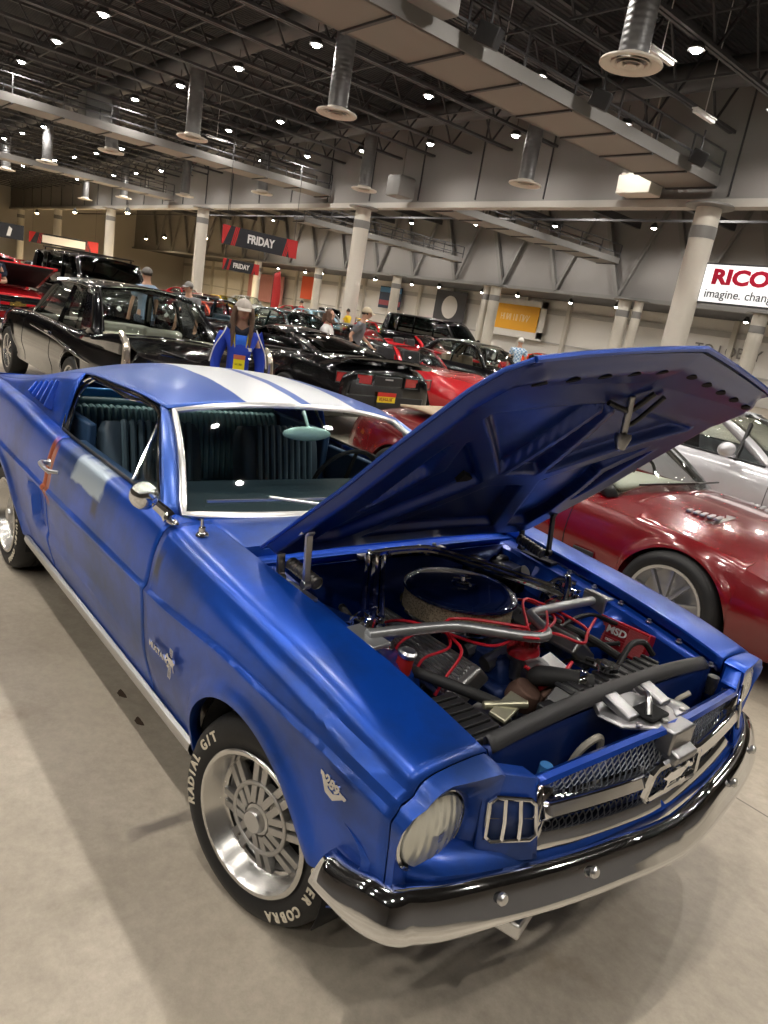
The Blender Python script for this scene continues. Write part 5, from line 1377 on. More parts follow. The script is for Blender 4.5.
# dark green saloon
SAL = stretch(S65, name='vintage_saloon', paint=GREEN, open=False, w=1.9, plan=[(.74,.84),(.4,.93),(0,.95),(-1.5,.95),(-3.2,.94),(-3.75,.86)],
    gh=dict(x=(-.85,-1.35,-2.55,-3.05), zr=1.42, yr=.62, yb=.78, crown=.06, bow=.18, cx=-2.7, cxt=-2.45, posts=(-1.9,), rwk=.85))
gs, _ = gen_car(SAL, 'dark green classic saloon full of ceiling reflections behind the black muscle coupe', loc=(-10.6,7.95,0), heading=radians(0))
gs.location = (-13.5,8.9,0); gs.rotation_euler = (0,0,radians(4))
grille_box(gs, .77, .62, 1.2, .22)
bt_, _ = gen_car(stretch(SAL, paint=BLACKP, inter=TAN, dash=TAN), 'black classic coupe with tan interior seen in front of the man in plaid shirt', loc=(-9.6,12.0,0), heading=radians(8))
grille_box(bt_, .77, .62, 1.2, .22)
# black saloon just behind the muscle coupe's windows
bs, _ = gen_car(stretch(SAL, paint=BLACKP, inter=SLATE), 'black classic saloon between the woman in blue and the woman in white', loc=(-17.9,6.55,0), heading=radians(180))
# black jeep-like wagon
JEEP = stretch(SUV, name='off_roader', w=1.86, wb=2.60, xf=.70, xr=-3.30, top=[(.7,1.10),(.5,1.14),(-.6,1.18),(-3.1,1.16),(-3.3,1.1)], shoulder=[(.7,1.02),(.4,1.08),(-3.1,1.12),(-3.3,1.06)], plan=[(.7,.80),(.4,.88),(0,.92),(-3.1,.92),(-3.3,.86)],
    gh=dict(x=(-.55,-.95,-3.05,-3.18), zr=1.90, yr=.76, yb=.84, crown=.05, bow=.06, cx=-2.95, cxt=-2.95, posts=(-1.5,-2.3), rwk=.9), lamps=[('h',.71,.55,.90,.10,.10,HEAD,CHROME)], mirror=(-.7,1.25,BLACK), gaps=(-.55,-1.5,-2.3), handles=[(-1.4,.98)], bumpers=[(True,.60,.16,SATIN,.03),(False,.60,.16,SATIN,.03)])
jp, _ = gen_car(JEEP, 'tall black off-roader with flat roof rack behind the black 1950s saloon', loc=(-13.7,4.55,0), heading=radians(8))
mb = MB()
for y in (-.62,.62): mb.bar((-1.0,y,1.95),(-3.0,y,1.95),.03)
for k in range(7): mb.bar((-1.05-.3*k,-.62,1.955),(-1.05-.3*k,.62,1.955),.025)
for y in (-.62,.62):
    for x in (-1.1,-2.9): mb.bar((x,y,1.88),(x,y,1.96),.03)
mb.build('roof_rack', SATIN, jp)
jp.location = (-15.2,4.35,0)
# red pickup with raised bonnet facing the camera
PU = dict(name='pickup', w=1.95, wb=2.9, xf=.85, xr=-3.9, R=.36, rim=.22, paint=RED, zb=.36, tw=.22, style='smooth', gap=.07,
    top=[(.85,.98),(.6,1.0),(-.7,1.06),(-1.9,1.05),(-3.9,1.0)], shoulder=[(.85,.92),(.4,.98),(-.8,1.02),(-3.8,1.0),(-3.9,.95)], plan=[(.85,.90),(.4,.96),(0,.97),(-3.7,.95),(-3.9,.9)], tuck=.09, glass=GLASS_D, inter=SATIN,
    gh=dict(x=(-.85,-1.25,-1.85,-2.0), zr=1.62, yr=.68, yb=.82, crown=.05, bow=.12, cx=-1.95, cxt=-1.85, rwk=.85, posts=()), bumpers=[(True,.46,.18,CHROME,.04)], lamps=[('h',.87,.78,.74,.10,.10,HEAD,CHROME)], gaps=(-.75,-1.9))
pk, _ = gen_car(PU, 'dark red classic pickup with raised bonnet and wide chrome grille at the left edge', loc=(-14.1,1.55,0), heading=radians(6))
g = grille_box(pk, .885, .80, 1.70, .26, 6)
MB().box((.915,0,.80),(.012,1.66,.05)).build('grille_stripe', RED, g)
MB().prism([(-.14,-.03),(-.05,-.03),(-.05,-.055),(.05,-.055),(.05,-.03),(.14,-.03),(.14,.03),(.05,.03),(.05,.055),(-.05,.055),(-.05,.03),(-.14,.03)], .015, frame((.925,0,.80),(0,1,0),(0,0,1))).build('grille_emblem', mat('gold emblem', (.7,.5,.15), .25, .9), g, smooth=False)
MB().grid([[(-.55+.95*u-.0, y, 1.10+.42*u+.02*sin(pi*u)) for y in [-.88+1.76*j/8 for j in range(9)]] for u in [i/6 for i in range(7)]]).build('bonnet', RED, pk, solid=.03)
MB().grid([[(-.50+.90*u+.018, y, 1.085+.41*u) for y in [-.80+1.6*j/4 for j in range(5)]] for u in [i/3 for i in range(4)]]).build('bonnet_liner', VOID, pk, solid=.01)
# orange truck far left
ot, _ = gen_car(stretch(PU, paint=ORANGE, inter=SATIN), 'orange-red pickup truck parked far behind the raised dark red bonnet', loc=(-30.2,7.9,0), heading=radians(150))
# car with raised black bonnet in front of the white wall
oh, _ = gen_car(stretch(S65, paint=RED, open=False, gh=dict(x=(-.78,-1.28,-2.2,-2.95), zr=1.30, yr=.57, yb=.72, crown=.05, bow=.14, cx=-2.5, cxt=-2.2, posts=())), 'red coupe with raised black bonnet right of the man in plaid shirt', loc=(-11.8,18.4,0), heading=radians(4))
MB().grid([[(-.55+.95*u, y, .95+.48*u) for y in [-.70+1.4*j/6 for j in range(7)]] for u in [i/4 for i in range(5)]]).build('bonnet', SATIN, oh, solid=.03)

# ---- rows of distant cars
FAR = []
protos = []
lowS = dict(lod=0)
def lowcar(base, paint, **k):
    T = stretch(base, paint=paint, lod=0, **k); T['gaps'] = (); T['handles'] = []
    return T
GHS = dict(x=(-.85,-1.35,-2.55,-3.05), zr=1.40, yr=.62, yb=.78, crown=.06, bow=.18, cx=-2.7, cxt=-2.45, posts=(-1.9,), rwk=.85)
GHC = dict(x=(-.78,-1.28,-2.2,-2.95), zr=1.28, yr=.57, yb=.70, crown=.05, bow=.14, cx=-2.5, cxt=-2.2, posts=())
kinds = [('red coupe', lowcar(stretch(S65, open=False, gh=GHC), RED)), ('yellow coupe', lowcar(stretch(S65, open=False, gh=GHC), YELLOW)), ('pale blue saloon', lowcar(SAL, BLUEP)),
         ('white saloon', lowcar(SAL, WHITEP)), ('black coupe', lowcar(stretch(S65, open=False, gh=GHC), BLACKP)), ('orange sports car', lowcar(VETC, ORANGE)), ('white pickup', lowcar(PU, WHITEP)), ('grey saloon', lowcar(SAL, GREYP)), ('red sports car', lowcar(VETC, RED))]
kp = [None]*len(kinds)
far_spots = [ # x, y, heading deg, kind, distinguishing words
 (-29,13.8,8,0,'low behind the two people near the green saloon'), (-29,17.2,182,2,'long and pale above the cap of the woman in blue'),
 (-29,20.4,5,3,'low behind the man in grey shirt'), (-29,24.2,10,0,'left of the tall black wagon by the white wall'), (-29,27.6,3,7,'behind the tall black wagon'),
 (-36.5,8.6,175,4,'beyond the off-roader'), (-36.5,11.8,8,5,'among the far rows behind the off-roader'), (-36.5,15.2,185,8,'right of the column by the day banners'), (-36.5,18.6,6,1,'bright and small above the black saloon roof'),
 (-37,26.4,10,6,'against the far white wall under the small poster'), (-38,30.0,6,1,'against the far white wall'),
 (-45,9.8,178,7,'beyond the man in the grey cap'), (-45,13.2,4,3,'far off under the red flag'), (-45,16.6,4,2,'far off under the smaller day banner'), (-45,20.0,8,0,'far off left of the day banners'), (-46,25.5,10,3,'very far beside the round-logo panel'), (-47,30.0,3,0,'very far by the thin wall columns'),
 (-54,8.4,2,3,'deep in the hall beyond the orange pickup'), (-54,12.2,8,0,'in the deepest row left of the column'), (-55,16.4,0,6,'in the deepest row by the pink drape'),
 (-24.9,14.2,180,4,'nose to nose with the orange-red fastback'), (-23,6.2,178,7,'behind the off-roader and the standing man'), (-15.0,12.0,4,4,'just behind the dark green saloon'),
 (-23.6,24.6,0,0,'tucked behind the tall black wagon tail'), (-19.5,27.0,0,5,'by the white wall right of the plaid shirt'), (-11.3,21.0,3,7,'low behind the raised blue bonnet')]
for i, (x, y, h, k, words) in enumerate(far_spots):
    nm, T = kinds[k]
    lab = f'{nm} {words}'
    if kp[k] is None:
        kp[k], _ = gen_car(T, lab, loc=(x,y,0), heading=radians(h), group='cars in the far rows', name='parked_car')
    else:
        c = copy_tree(kp[k]); c.location = (x,y,0); c.rotation_euler = (0,0,radians(h)); c['label'] = lab
# ================================================================== PEOPLE
def skin_mesh(name, verts, edges, radii, m, parent, root=0, sub=2):
    me = bpy.data.meshes.new(name); me.from_pydata(verts, edges, []); o = bpy.data.objects.new(name, me); COL.objects.link(o)
    me.materials.append(m)
    md = o.modifiers.new('skin', 'SKIN'); md.use_smooth_shade = True
    for i, r in enumerate(radii):
        d = me.skin_vertices[0].data[i]; d.radius = (r, r) if not isinstance(r, tuple) else r; d.use_root = (i == root)
    s = o.modifiers.new('sub', 'SUBSURF'); s.levels = sub; s.render_levels = sub
    dg = bpy.context.evaluated_depsgraph_get(); ev = o.evaluated_get(dg)
    nm = bpy.data.meshes.new_from_object(ev); bpy.data.objects.remove(o)
    nm.shade_smooth(); o = bpy.data.objects.new(name, nm); COL.objects.link(o); o.parent = parent
    if not nm.materials: nm.materials.append(m)
    return o
def person(label, loc, face, H=1.72, shirt=(.1,.1,.1), trousers=(.03,.04,.07), hair=(.03,.02,.015), hairlen=0, cap=None, arms=None, female=False, lean=0, long_sleeve=False, skin=None, extra=None, group=None, smat=None):
    root = empty('person', loc, face, label, 'person', group)      # faces +X locally
    k = H/1.72; sk = skin or SKIN
    sw = (.165 if female else .19)*k; hw = (.105 if female else .095)*k
    def v(x, y, z): return Vector((x*k + lean*max(0, z-.95)*k*.9, y*k, z*k - lean*lean*max(0,z-.95)*.25))
    pel = v(0,0,.96); ch = v(.0,0,1.22); neck0 = v(-.01,0,1.44); neck1 = v(.0,0,1.51); head = v(.015,0,1.62)
    hands = arms or {-1: [(.03,-.24,1.16),(.10,-.25,.90)], 1: [(.03,.24,1.16),(.10,.25,.90)]}
    V = [pel, ch, neck0, neck1]; E = [(0,1),(1,2),(2,3)]; Rr = [(.105*k,.085*k),(.105*k,.080*k),(.065*k,.06*k),.052*k]
    def addv(p, r, frm): V.append(p); Rr.append(r); E.append((frm, len(V)-1)); return len(V)-1
    for s in (-1, 1):
        hp = addv(v(0, s*.095, .90), .070*k, 0); kn = addv(v(.015, s*.105, .50), .050*k, hp); an = addv(v(-.02, s*.11, .09), .038*k, kn); addv(v(.12, s*.12, .04), .035*k, an)
        el, wr = hands[s]
        shd = addv(v(0, s*.175*(.9 if female else 1), 1.375), .030*k, 2); e_ = addv(v(*el), .036*k, shd); w_ = addv(v(*wr), .027*k, e_)
        wrp, elp = v(*wr), v(*el); d = (wrp-elp).normalized(); side = Vector((0,1,0)) if abs(d.y) < .8 else Vector((1,0,0)); side = (side - d*side.dot(d)).normalized(); nrm = d.cross(side)
        pm = addv(wrp+d*.055*k, .028*k, w_)
        for j, ln in zip((-1.5,-.5,.5,1.5), (.062,.075,.070,.055)):
            b = addv(wrp+d*.085*k+side*j*.019*k, .0095*k, pm); c = addv(wrp+d*(.085+ln*.55)*k+side*j*.020*k+nrm*.012*k, .0085*k, b); addv(wrp+d*(.085+ln)*k+side*j*.020*k+nrm*.035*k, .0075*k, c)
        tb = addv(wrp+d*.05*k-side*s*.035*k, .011*k, w_); addv(wrp+d*.085*k-side*s*.050*k+nrm*.01*k, .009*k, tb)
    hb = addv(head+Vector((-.01*k,0,-.02*k)), (.066*k,.075*k), 3); addv(head+Vector((0,0,.055*k)), (.068*k,.080*k), hb)
    body = skin_mesh('body', [tuple(p) for p in V], E, Rr, sk, root)
    # head details
    mb = MB(); mb.sphere(head+Vector((0,0,.01)), (.088*k,.073*k,.108*k), 20, 14); hd = mb.build('head', sk, root)
    mb = MB(); mb.sphere(head+Vector((.092*k,0,-.008*k)), (.016*k,.013*k,.022*k), 8, 6); mb.build('nose', sk, hd)
    for s in (-1, 1):
        MB().sphere(head+Vector((-.005,s*.073*k,-.005)), (.016*k,.010*k,.028*k), 8, 6).build('ear', sk, hd)
        MB().sphere(head+Vector((.080*k,s*.030*k,.018*k)), (.010*k,.014*k,.008*k), 8, 6).build('eye', mat('eye dark', (.03,.02,.02), .3), hd)
    MB().sphere(head+Vector((.080*k,0,-.052*k)), (.010*k,.024*k,.007*k), 8, 6).build('mouth', mat('lips', (.38,.14,.12), .5), hd)
    hm = mat('hair %.2f %.2f %.2f' % hair, hair, .6, bump=(80,.4))
    mb = MB()
    rows = []
    for i in range(8):
        th = pi*.02 + (pi*.56)*i/7; rr = []
        for j in range(21):
            ph = pi*.36 + (2*pi-pi*.72)*j/20 if i > 2 else 2*pi*j/20
            rr.append(head+Vector((.096*k*sin(th)*cos(ph)-.006*k, .082*k*sin(th)*sin(ph), .018*k+.112*k*cos(th))))
        rows.append(rr)
    mb.grid(rows)
    if hairlen:
        for s in (-1, 1):
            for a in range(3):
                mb.tube([head+Vector((-.03+.03*a, s*.070*k, .04)), head+Vector((-.02+.035*a, s*.092*k, -.06)), head+Vector((.02+.03*a, s*(.105-.01*a)*k, -.06-hairlen*.5)), head+Vector((.05+.02*a, s*.085*k, -.06-hairlen))], [.030,.014], 8, smooth=4)
        mb.tube([head+Vector((-.06,0,.03)), head+Vector((-.08,0,-.10)), head+Vector((-.08,0,-.08-hairlen*.8))], [.07,.05], 10, smooth=4)
    mb.build('hair', hm, root, solid=.006)
    if cap:
        cm = mat('cap %.2f %.2f %.2f' % cap, cap, .8)
        rows = [[head+Vector((.104*k*sin(th)*cos(2*pi*j/24)-.004, .090*k*sin(th)*sin(2*pi*j/24), .030*k+.105*k*cos(th))) for j in range(25)] for th in [pi*.5*i/7+.01 for i in range(8)]]
        cp = MB().grid(rows).build('cap', cm, root, solid=.004)
        MB().grid([[head+Vector(((.085+.085*u*cos(a*.9))*k, sin(a)*.078*k*(1-.1*u), (.045-.028*u)*k)) for a in [-1.2+2.4*j/12 for j in range(13)]] for u in (0,.4,.8,1)]).build('cap_brim', cm, cp, solid=.004)
    # shirt
    sm = smat or mat('shirt %.2f %.2f %.2f' % shirt, shirt, .8, bump=(25,.15))
    V = [v(0,0,.90), v(0,0,1.0), ch, v(-.01,0,1.40), v(-.005,0,1.455)]; E = [(0,1),(1,2),(2,3),(3,4)]; Rr = [(.165*k,.128*k),(.160*k,.122*k),(.168*k,.122*k),(.115*k,.090*k),(.070*k,.066*k)]
    for s in (-1, 1):
        el, wr = hands[s]
        shd = len(V); V.append(v(0, s*.178*(.9 if female else 1), 1.400)); Rr.append(.080*k); E.append((3, shd))
        elp, wrp, sp = v(*el), v(*wr), V[shd]
        if long_sleeve:
            V += [elp, elp.lerp(wrp, .93)]; Rr += [.056*k, .042*k]; E += [(shd, shd+1), (shd+1, shd+2)]
        else:
            V.append(sp.lerp(elp, .75)); Rr.append(.062*k); E.append((shd, shd+1))
    skin_mesh('jacket' if long_sleeve else 'shirt', [tuple(p) for p in V], E, Rr, sm, root, root=1)
    tm = mat('trousers %.2f %.2f %.2f' % trousers, trousers, .85)
    V = [v(0,0,.98)]; E = []; Rr = [(.155*k,.118*k)]
    for s in (-1, 1):
        i = len(V); V += [v(0,s*.098,.88), v(.015,s*.108,.50), v(-.015,s*.112,.10)]; Rr += [.108*k,.076*k,.062*k]; E += [(0,i),(i,i+1),(i+1,i+2)]
    skin_mesh('trousers', [tuple(p) for p in V], E, Rr, tm, root)
    for s in (-1, 1):
        MB().sphere(v(.055,s*.12,.045), (.13*k,.045*k,.045*k), 14, 8).build('shoe', mat('shoe', (.05,.05,.055), .5), root)
    return root, dict(v=v, head=head, k=k)

wm, q_ = person('woman in grey cap and blue zip jacket standing behind the blue car', (-4.78,1.60,0), atan2(-1.76-1.60, 1.41+4.78)+.08, 1.60, shirt=(.012,.045,.42), hair=(.09,.05,.03), hairlen=.26, cap=(.42,.38,.34), female=True, long_sleeve=True,
    arms={-1:[(.0,-.225,1.13),(.06,-.22,.90)], 1:[(.0,.225,1.13),(.06,.22,.90)]}, trousers=(.02,.02,.03))
k = q_['k']; v_ = q_['v']
dk = mat('jacket dark panel', (.008,.010,.02), .8)
MB().grid([[v_(.118+.01*cos(j), y*(1-.3*u), 1.40-.44*u) for y in [-.055+.11*j/6 for j in range(7)]] for u in [i/6 for i in range(7)]]).build('tee_shirt', mat('royal tee', (.02,.12,.62), .8), wm, solid=.006)
for s in (-1, 1):
    MB().tube([v_(.04,s*.15,1.462), v_(.10,s*.175,1.40), v_(.085,s*.252,1.25), v_(.06,s*.285,1.10)], .006, 6, smooth=5).build('jacket_piping', WHITE, wm)
    MB().tube([v_(.03,s*.075,1.485), v_(.09,s*.07,1.43), v_(.125,s*.055,1.28), v_(.128,s*.015,1.12)], .007, 6, smooth=5).build('lanyard', mat('lanyard', (.45,.38,.05), .7), wm)
MB().tube([v_(-.02,-.10,1.45), v_(.05,-.10,1.47), v_(.085,-.02,1.42), v_(.085,.02,1.42), v_(.05,.10,1.47), v_(-.02,.10,1.45)], .032, 8, smooth=5).build('jacket_collar', dk, wm)
bd = MB().box(v_(.150,.0,1.13),(.006,.105,.13)).build('badge', mat('badge yellow', (.85,.75,.02), .4), wm)
MB().box(v_(.153,.0,1.18)-Vector((0,0,-.005)),(.008,.107,.04)).build('badge_header', mat('badge orange', (.55,.16,.08), .4), bd)
vv, ff = scribble(.07, .02, 5, 5); MB().add(vv, ff, frame(v_(.156,0,1.115),(0,1,0),(0,0,1))).build('badge_lettering', SATIN, bd, smooth=False)
MB().box(v_(.126,.075,1.27),(.004,.07,.030)).build('jacket_print', WHITE, wm)

person('bystander at the left edge in dark navy polo and jeans holding a red can', (-12.45,1.0,0), radians(-8), 1.78, shirt=(.018,.03,.06), trousers=(.03,.06,.13), hair=(.06,.05,.04), arms={-1:[(.02,-.25,1.17),(.22,-.16,1.14)], 1:[(.02,.26,1.15),(.26,.10,1.16)]})
MB().lathe([(.0,0),(.03,0),(.033,.01),(.033,.11),(.028,.12),(0,.12)], (0,0,0), (0,0,1), 18).build('drink_can', mat('red can body', (.5,.03,.03), .3, .3), None)
cn = bpy.data.objects['drink_can']; cn.location = (-12.10,1.10,1.20); tag(cn, 'small red can held by the bystander in the navy polo', 'can')
blue_tee = (.22,.30,.42)
person('man in grey cap and faded blue tee in profile beside the off-roader', (-12.1,3.55,0), radians(190), 1.80, shirt=blue_tee, trousers=(.05,.06,.09), cap=(.16,.15,.14))
person('man in grey cap and grey shirt looking down right of the off-roader', (-12.3,4.52,0), radians(-60), 1.68, shirt=(.13,.13,.14), trousers=(.05,.05,.06), cap=(.20,.19,.18), lean=.15)
person('woman with short brown hair and white tee behind the black muscle coupe', (-9.9,6.15,0), radians(40), 1.62, shirt=(.75,.75,.74), trousers=(.05,.05,.07), hair=(.10,.05,.03), hairlen=.06, female=True)
person('man in tan cap and grey tee bending forward over the green saloon', (-10.2,7.02,0), radians(45), 1.78, shirt=(.16,.17,.19), trousers=(.08,.08,.09), cap=(.50,.42,.30), lean=.28, arms={-1:[(-.10,-.26,1.20),(.02,-.25,1.0)], 1:[(.05,.25,1.2),(.28,.18,1.05)]})
person('person in red top behind the man in the tan cap', (-11.6,7.35,0), radians(60), 1.62, shirt=(.42,.03,.04), hair=(.05,.03,.02))
plaid = mat('blue plaid cloth', (.55,.66,.78), .8)
N, L, b = nodes(plaid); tcn = [n for n in N if n.type == 'TEX_COORD'][0]
ck = N.new('ShaderNodeTexChecker'); ck.inputs['Scale'].default_value = 18; ck.inputs['Color1'].default_value = (.62,.72,.82,1); ck.inputs['Color2'].default_value = (.16,.30,.50,1); L.new(tcn.outputs['Object'], ck.inputs['Vector']); L.new(ck.outputs['Color'], b.inputs['Base Color'])
person('man in white cap and blue plaid shirt seen from behind above the blue bonnet edge', (-12.7,15.0,0), radians(130), 1.72, trousers=(.2,.18,.14), cap=(.75,.73,.68), hair=(.45,.43,.40), smat=plaid)
person('distant man in red shirt by the yellow car', (-30.5,18.8,0), radians(200), 1.75, shirt=(.6,.03,.03))
person('distant man in yellow shirt near the man in red', (-24.3,17.2,0), radians(200), 1.72, shirt=(.85,.6,.03), trousers=(.5,.03,.03))
person('distant person in dark clothes between the far cars', (-34,21.0,0), radians(180), 1.70, shirt=(.03,.03,.04))
# ================================================================== THE HALL
conc = mat('polished concrete', (.40,.355,.295), .42, coat=.0)
N, L, b = nodes(conc); tcn = [n for n in N if n.type == 'TEX_COORD'][0]
def tex(scale, det=6, rough=.6):
    n = N.new('ShaderNodeTexNoise'); n.inputs['Scale'].default_value = scale; n.inputs['Detail'].default_value = det; n.inputs['Roughness'].default_value = rough; L.new(tcn.outputs['Object'], n.inputs['Vector']); return n
n1 = tex(.7); n2 = tex(22, 10, .78); n3 = tex(2.2, 7)
r1 = N.new('ShaderNodeValToRGB'); r1.color_ramp.elements[0].position = .30; r1.color_ramp.elements[1].position = .72
r1.color_ramp.elements[0].color = (.33,.285,.225,1); r1.color_ramp.elements[1].color = (.59,.525,.43,1); L.new(n1.outputs['Fac'], r1.inputs['Fac'])
r2 = N.new('ShaderNodeValToRGB'); r2.color_ramp.elements[0].position = .25; r2.color_ramp.elements[1].position = .75
r2.color_ramp.elements[0].color = (.55,.54,.52,1); r2.color_ramp.elements[1].color = (1.1,1.1,1.1,1); L.new(n2.outputs['Fac'], r2.inputs['Fac'])
m1 = N.new('ShaderNodeMix'); m1.data_type = 'RGBA'; m1.blend_type = 'MULTIPLY'; m1.inputs['Factor'].default_value = .7; L.new(r1.outputs['Color'], m1.inputs['A']); L.new(r2.outputs['Color'], m1.inputs['B'])
r3 = N.new('ShaderNodeValToRGB'); r3.color_ramp.elements[0].position = .60; r3.color_ramp.elements[1].position = .78; r3.color_ramp.elements[0].color = (1,1,1,1); r3.color_ramp.elements[1].color = (.62,.56,.50,1); L.new(n3.outputs['Fac'], r3.inputs['Fac'])
m2 = N.new('ShaderNodeMix'); m2.data_type = 'RGBA'; m2.blend_type = 'MULTIPLY'; m2.inputs['Factor'].default_value = .8; L.new(m1.outputs['Result'], m2.inputs['A']); L.new(r3.outputs['Color'], m2.inputs['B'])
# saw-cut joints
sep = N.new('ShaderNodeSeparateXYZ'); L.new(tcn.outputs['Object'], sep.inputs[0])
jm = None
for ax_, off in (('X', 1.9), ('Y', 2.35)):
    a = N.new('ShaderNodeMath'); a.operation = 'ADD'; a.inputs[1].default_value = 300+off; L.new(sep.outputs[ax_], a.inputs[0])
    c_ = N.new('ShaderNodeMath'); c_.operation = 'MODULO'; c_.inputs[1].default_value = 4.6; L.new(a.outputs[0], c_.inputs[0])
    d_ = N.new('ShaderNodeMath'); d_.operation = 'LESS_THAN'; d_.inputs[1].default_value = .007; L.new(c_.outputs[0], d_.inputs[0])
    if jm is None: jm = d_.outputs[0]
    else:
        mxx = N.new('ShaderNodeMath'); mxx.operation = 'MAXIMUM'; L.new(jm, mxx.inputs[0]); L.new(d_.outputs[0], mxx.inputs[1]); jm = mxx.outputs[0]
m3 = N.new('ShaderNodeMix'); m3.data_type = 'RGBA'; L.new(jm, m3.inputs['Factor']); L.new(m2.outputs['Result'], m3.inputs['A']); m3.inputs['B'].default_value = (.09,.08,.07,1)
mk_ = mk_mask(conc.node_tree, tcn, cx=-.40, sx=.022, cy=-.86, sy=.09, soft=.5, wob=.5, wsc=16)
streak = mix_mask(conc.node_tree, m3.outputs['Result'], mk_, (.19,.165,.14))
L.new(streak, b.inputs['Base Color'])
bp = N.new('ShaderNodeBump'); bp.inputs['Strength'].default_value = .12; bp.inputs['Distance'].default_value = .01; L.new(n2.outputs['Fac'], bp.inputs['Height']); L.new(bp.outputs['Normal'], b.inputs['Normal'])
struct('floor', MB().box((-48,20,-.15),(126,86,.3)), conc)
for (x, y, s) in ((-.65,-.765,.030),(-.43,-.775,.028)):
    lf = MB().prism([(s*cos(a)*(1+.4*sin(3*a)), s*.6*sin(a)*(1+.3*cos(2*a))) for a in [2*pi*k/12 for k in range(12)]], .002, Matrix.Translation((x-.55,y+.05,.001))).build('floor_debris', mat('brown scrap', (.06,.035,.02), .8))
    tag(lf, 'small dark brown scrap lying on the concrete beside the blue sill', 'debris', 'scraps on the floor')

DECK = mat('dark roof deck', (.03,.031,.036), .7)
N, L, b = nodes(DECK); tcn = [n for n in N if n.type == 'TEX_COORD'][0]
wv = N.new('ShaderNodeTexWave'); wv.bands_direction = 'X'; wv.inputs['Scale'].default_value = 1.6; L.new(tcn.outputs['Object'], wv.inputs['Vector'])
bp = N.new('ShaderNodeBump'); bp.inputs['Strength'].default_value = 1; bp.inputs['Distance'].default_value = .08; L.new(wv.outputs['Fac'], bp.inputs['Height']); L.new(bp.outputs['Normal'], b.inputs['Normal'])
ZD = 11.6
struct('ceiling', MB().box((-48,20,ZD+.1),(126,86,.2)), DECK)
PANELG = mat('grey panel wall', (.25,.24,.235), .7)
WHITEW = mat('white panel wall', (.72,.70,.66), .6)
STEELD = mat('dark structural steel', (.075,.075,.082), .55, .3)
STEELL = mat('painted grey steel', (.20,.195,.19), .5, .1)
COLM = mat('off-white column paint', (.60,.57,.51), .55)
# west/east/south shells
struct('wall_west', MB().box((-111,20,5.8),(.3,86,12)), mat('far wall', (.52,.49,.45), .7))
struct('wall_east', MB().box((15.1,20,5.8),(.3,86,12)), PANELG)
struct('wall_south', MB().box((-48,-23.1,5.8),(126,.3,12)), PANELG)
struct('wall_north', MB().box((-48,48.2,3),(126,.3,6.4)), WHITEW)
# hanging fascia between the halls
mb = MB().box((-48,23.35,9.45),(126,.30,4.3)); struct('wall_fascia', mb, PANELG)
struct('trim_1', MB().box((-48,23.30,7.22),(126,.55,.26)), mat('lit beam edge grey', (.42,.40,.37), .55))  # lit lower edge of the fascia put into this paler colour
mb = MB()
for x in range(-104, 12, 4): mb.box((x,23.17,9.5),(.04,.06,4.1))
struct('trim_2', mb, STEELD)
# upper back wall with braces
struct('wall_upper_north', MB().box((-48,40.2,8.5),(126,.3,6.4)), PANELG)
struct('trim_3', MB().box((-48,39.95,5.25),(126,.5,.22)), STEELL)
mb = MB()
for k in range(24):
    x = -104+5*k; mb.bar((x,39.8,11.4),(x+2.5,39.8,5.3),.28,.28); mb.bar((x+5,39.8,11.4),(x+2.5,39.8,5.3),.20,.20)
struct('trim_4', mb, STEELL)
struct('ceiling_soffit', MB().box((-48,44.2,5.35),(126,8,.2)), STEELD)
mb = MB()
for k in range(26):
    x = -105+4.6*k; mb.box((x,47.9,2.7),(.34,.34,5.4))
struct('trim_5', mb, COLM)
struct('trim_6', MB().box((-48,47.98,1.8),(126,.1,.12)).box((-48,47.98,4.3),(126,.12,.4)), mat('grey rail', (.45,.44,.42), .6))
# columns
def column(x, y, r, h, label, grp):
    c = empty('column', (x,y,0), 0, label, 'column', grp)
    MB().lathe([(r,0),(r,h),(0,h)], (0,0,0), (0,0,1), 28).build('shaft', COLM, c)
    MB().lathe([(r*1.02,h-1.1),(r*1.03,h-.9),(r*1.02,h-.7)], (0,0,0), (0,0,1), 28).build('collar', STEELL, c)
    MB().lathe([(r*1.0,h-.10),(r*1.9,h-.06),(r*1.9,h),(0,h)], (0,0,0), (0,0,1), 20).build('capital', STEELL, c)
words = ['nearest round column, thick and leaning beside the office company sign', 'round column standing above the black muscle coupe', 'round column left of the larger day banner', 'round column behind the off-roader', 'slim far column at the upper left', 'slimmest far column at the left edge']
for i, x in enumerate((-12.4,-32,-51.6,-71.2,-88,-104)): column(x, 22.9, .42, 7.1, words[i], 'round columns under the hanging wall')
w2 = ['left of the far orange banner', 'between the near columns, under the wall catwalk', 'right of the nearest round column', 'far back above the yellow cars', 'far back under the small banner', 'far back behind the larger banner']
for i, (x, y) in enumerate(((-36.5,39.3),(-25.5,39.3),(-17,39.3),(-48,39.3),(-60,39.3),(-72,39.3))):
    column(x, y, .40, 5.2, 'second-row column '+w2[i], 'second-row columns')
column(-37.4, 39.3, .28, 5.2, 'thin column standing tight against a thicker one in the second row, left of the banner', 'second-row columns')
column(-24.5, 39.3, .28, 5.2, 'thin column tight beside the thicker one under the wall catwalk', 'second-row columns')
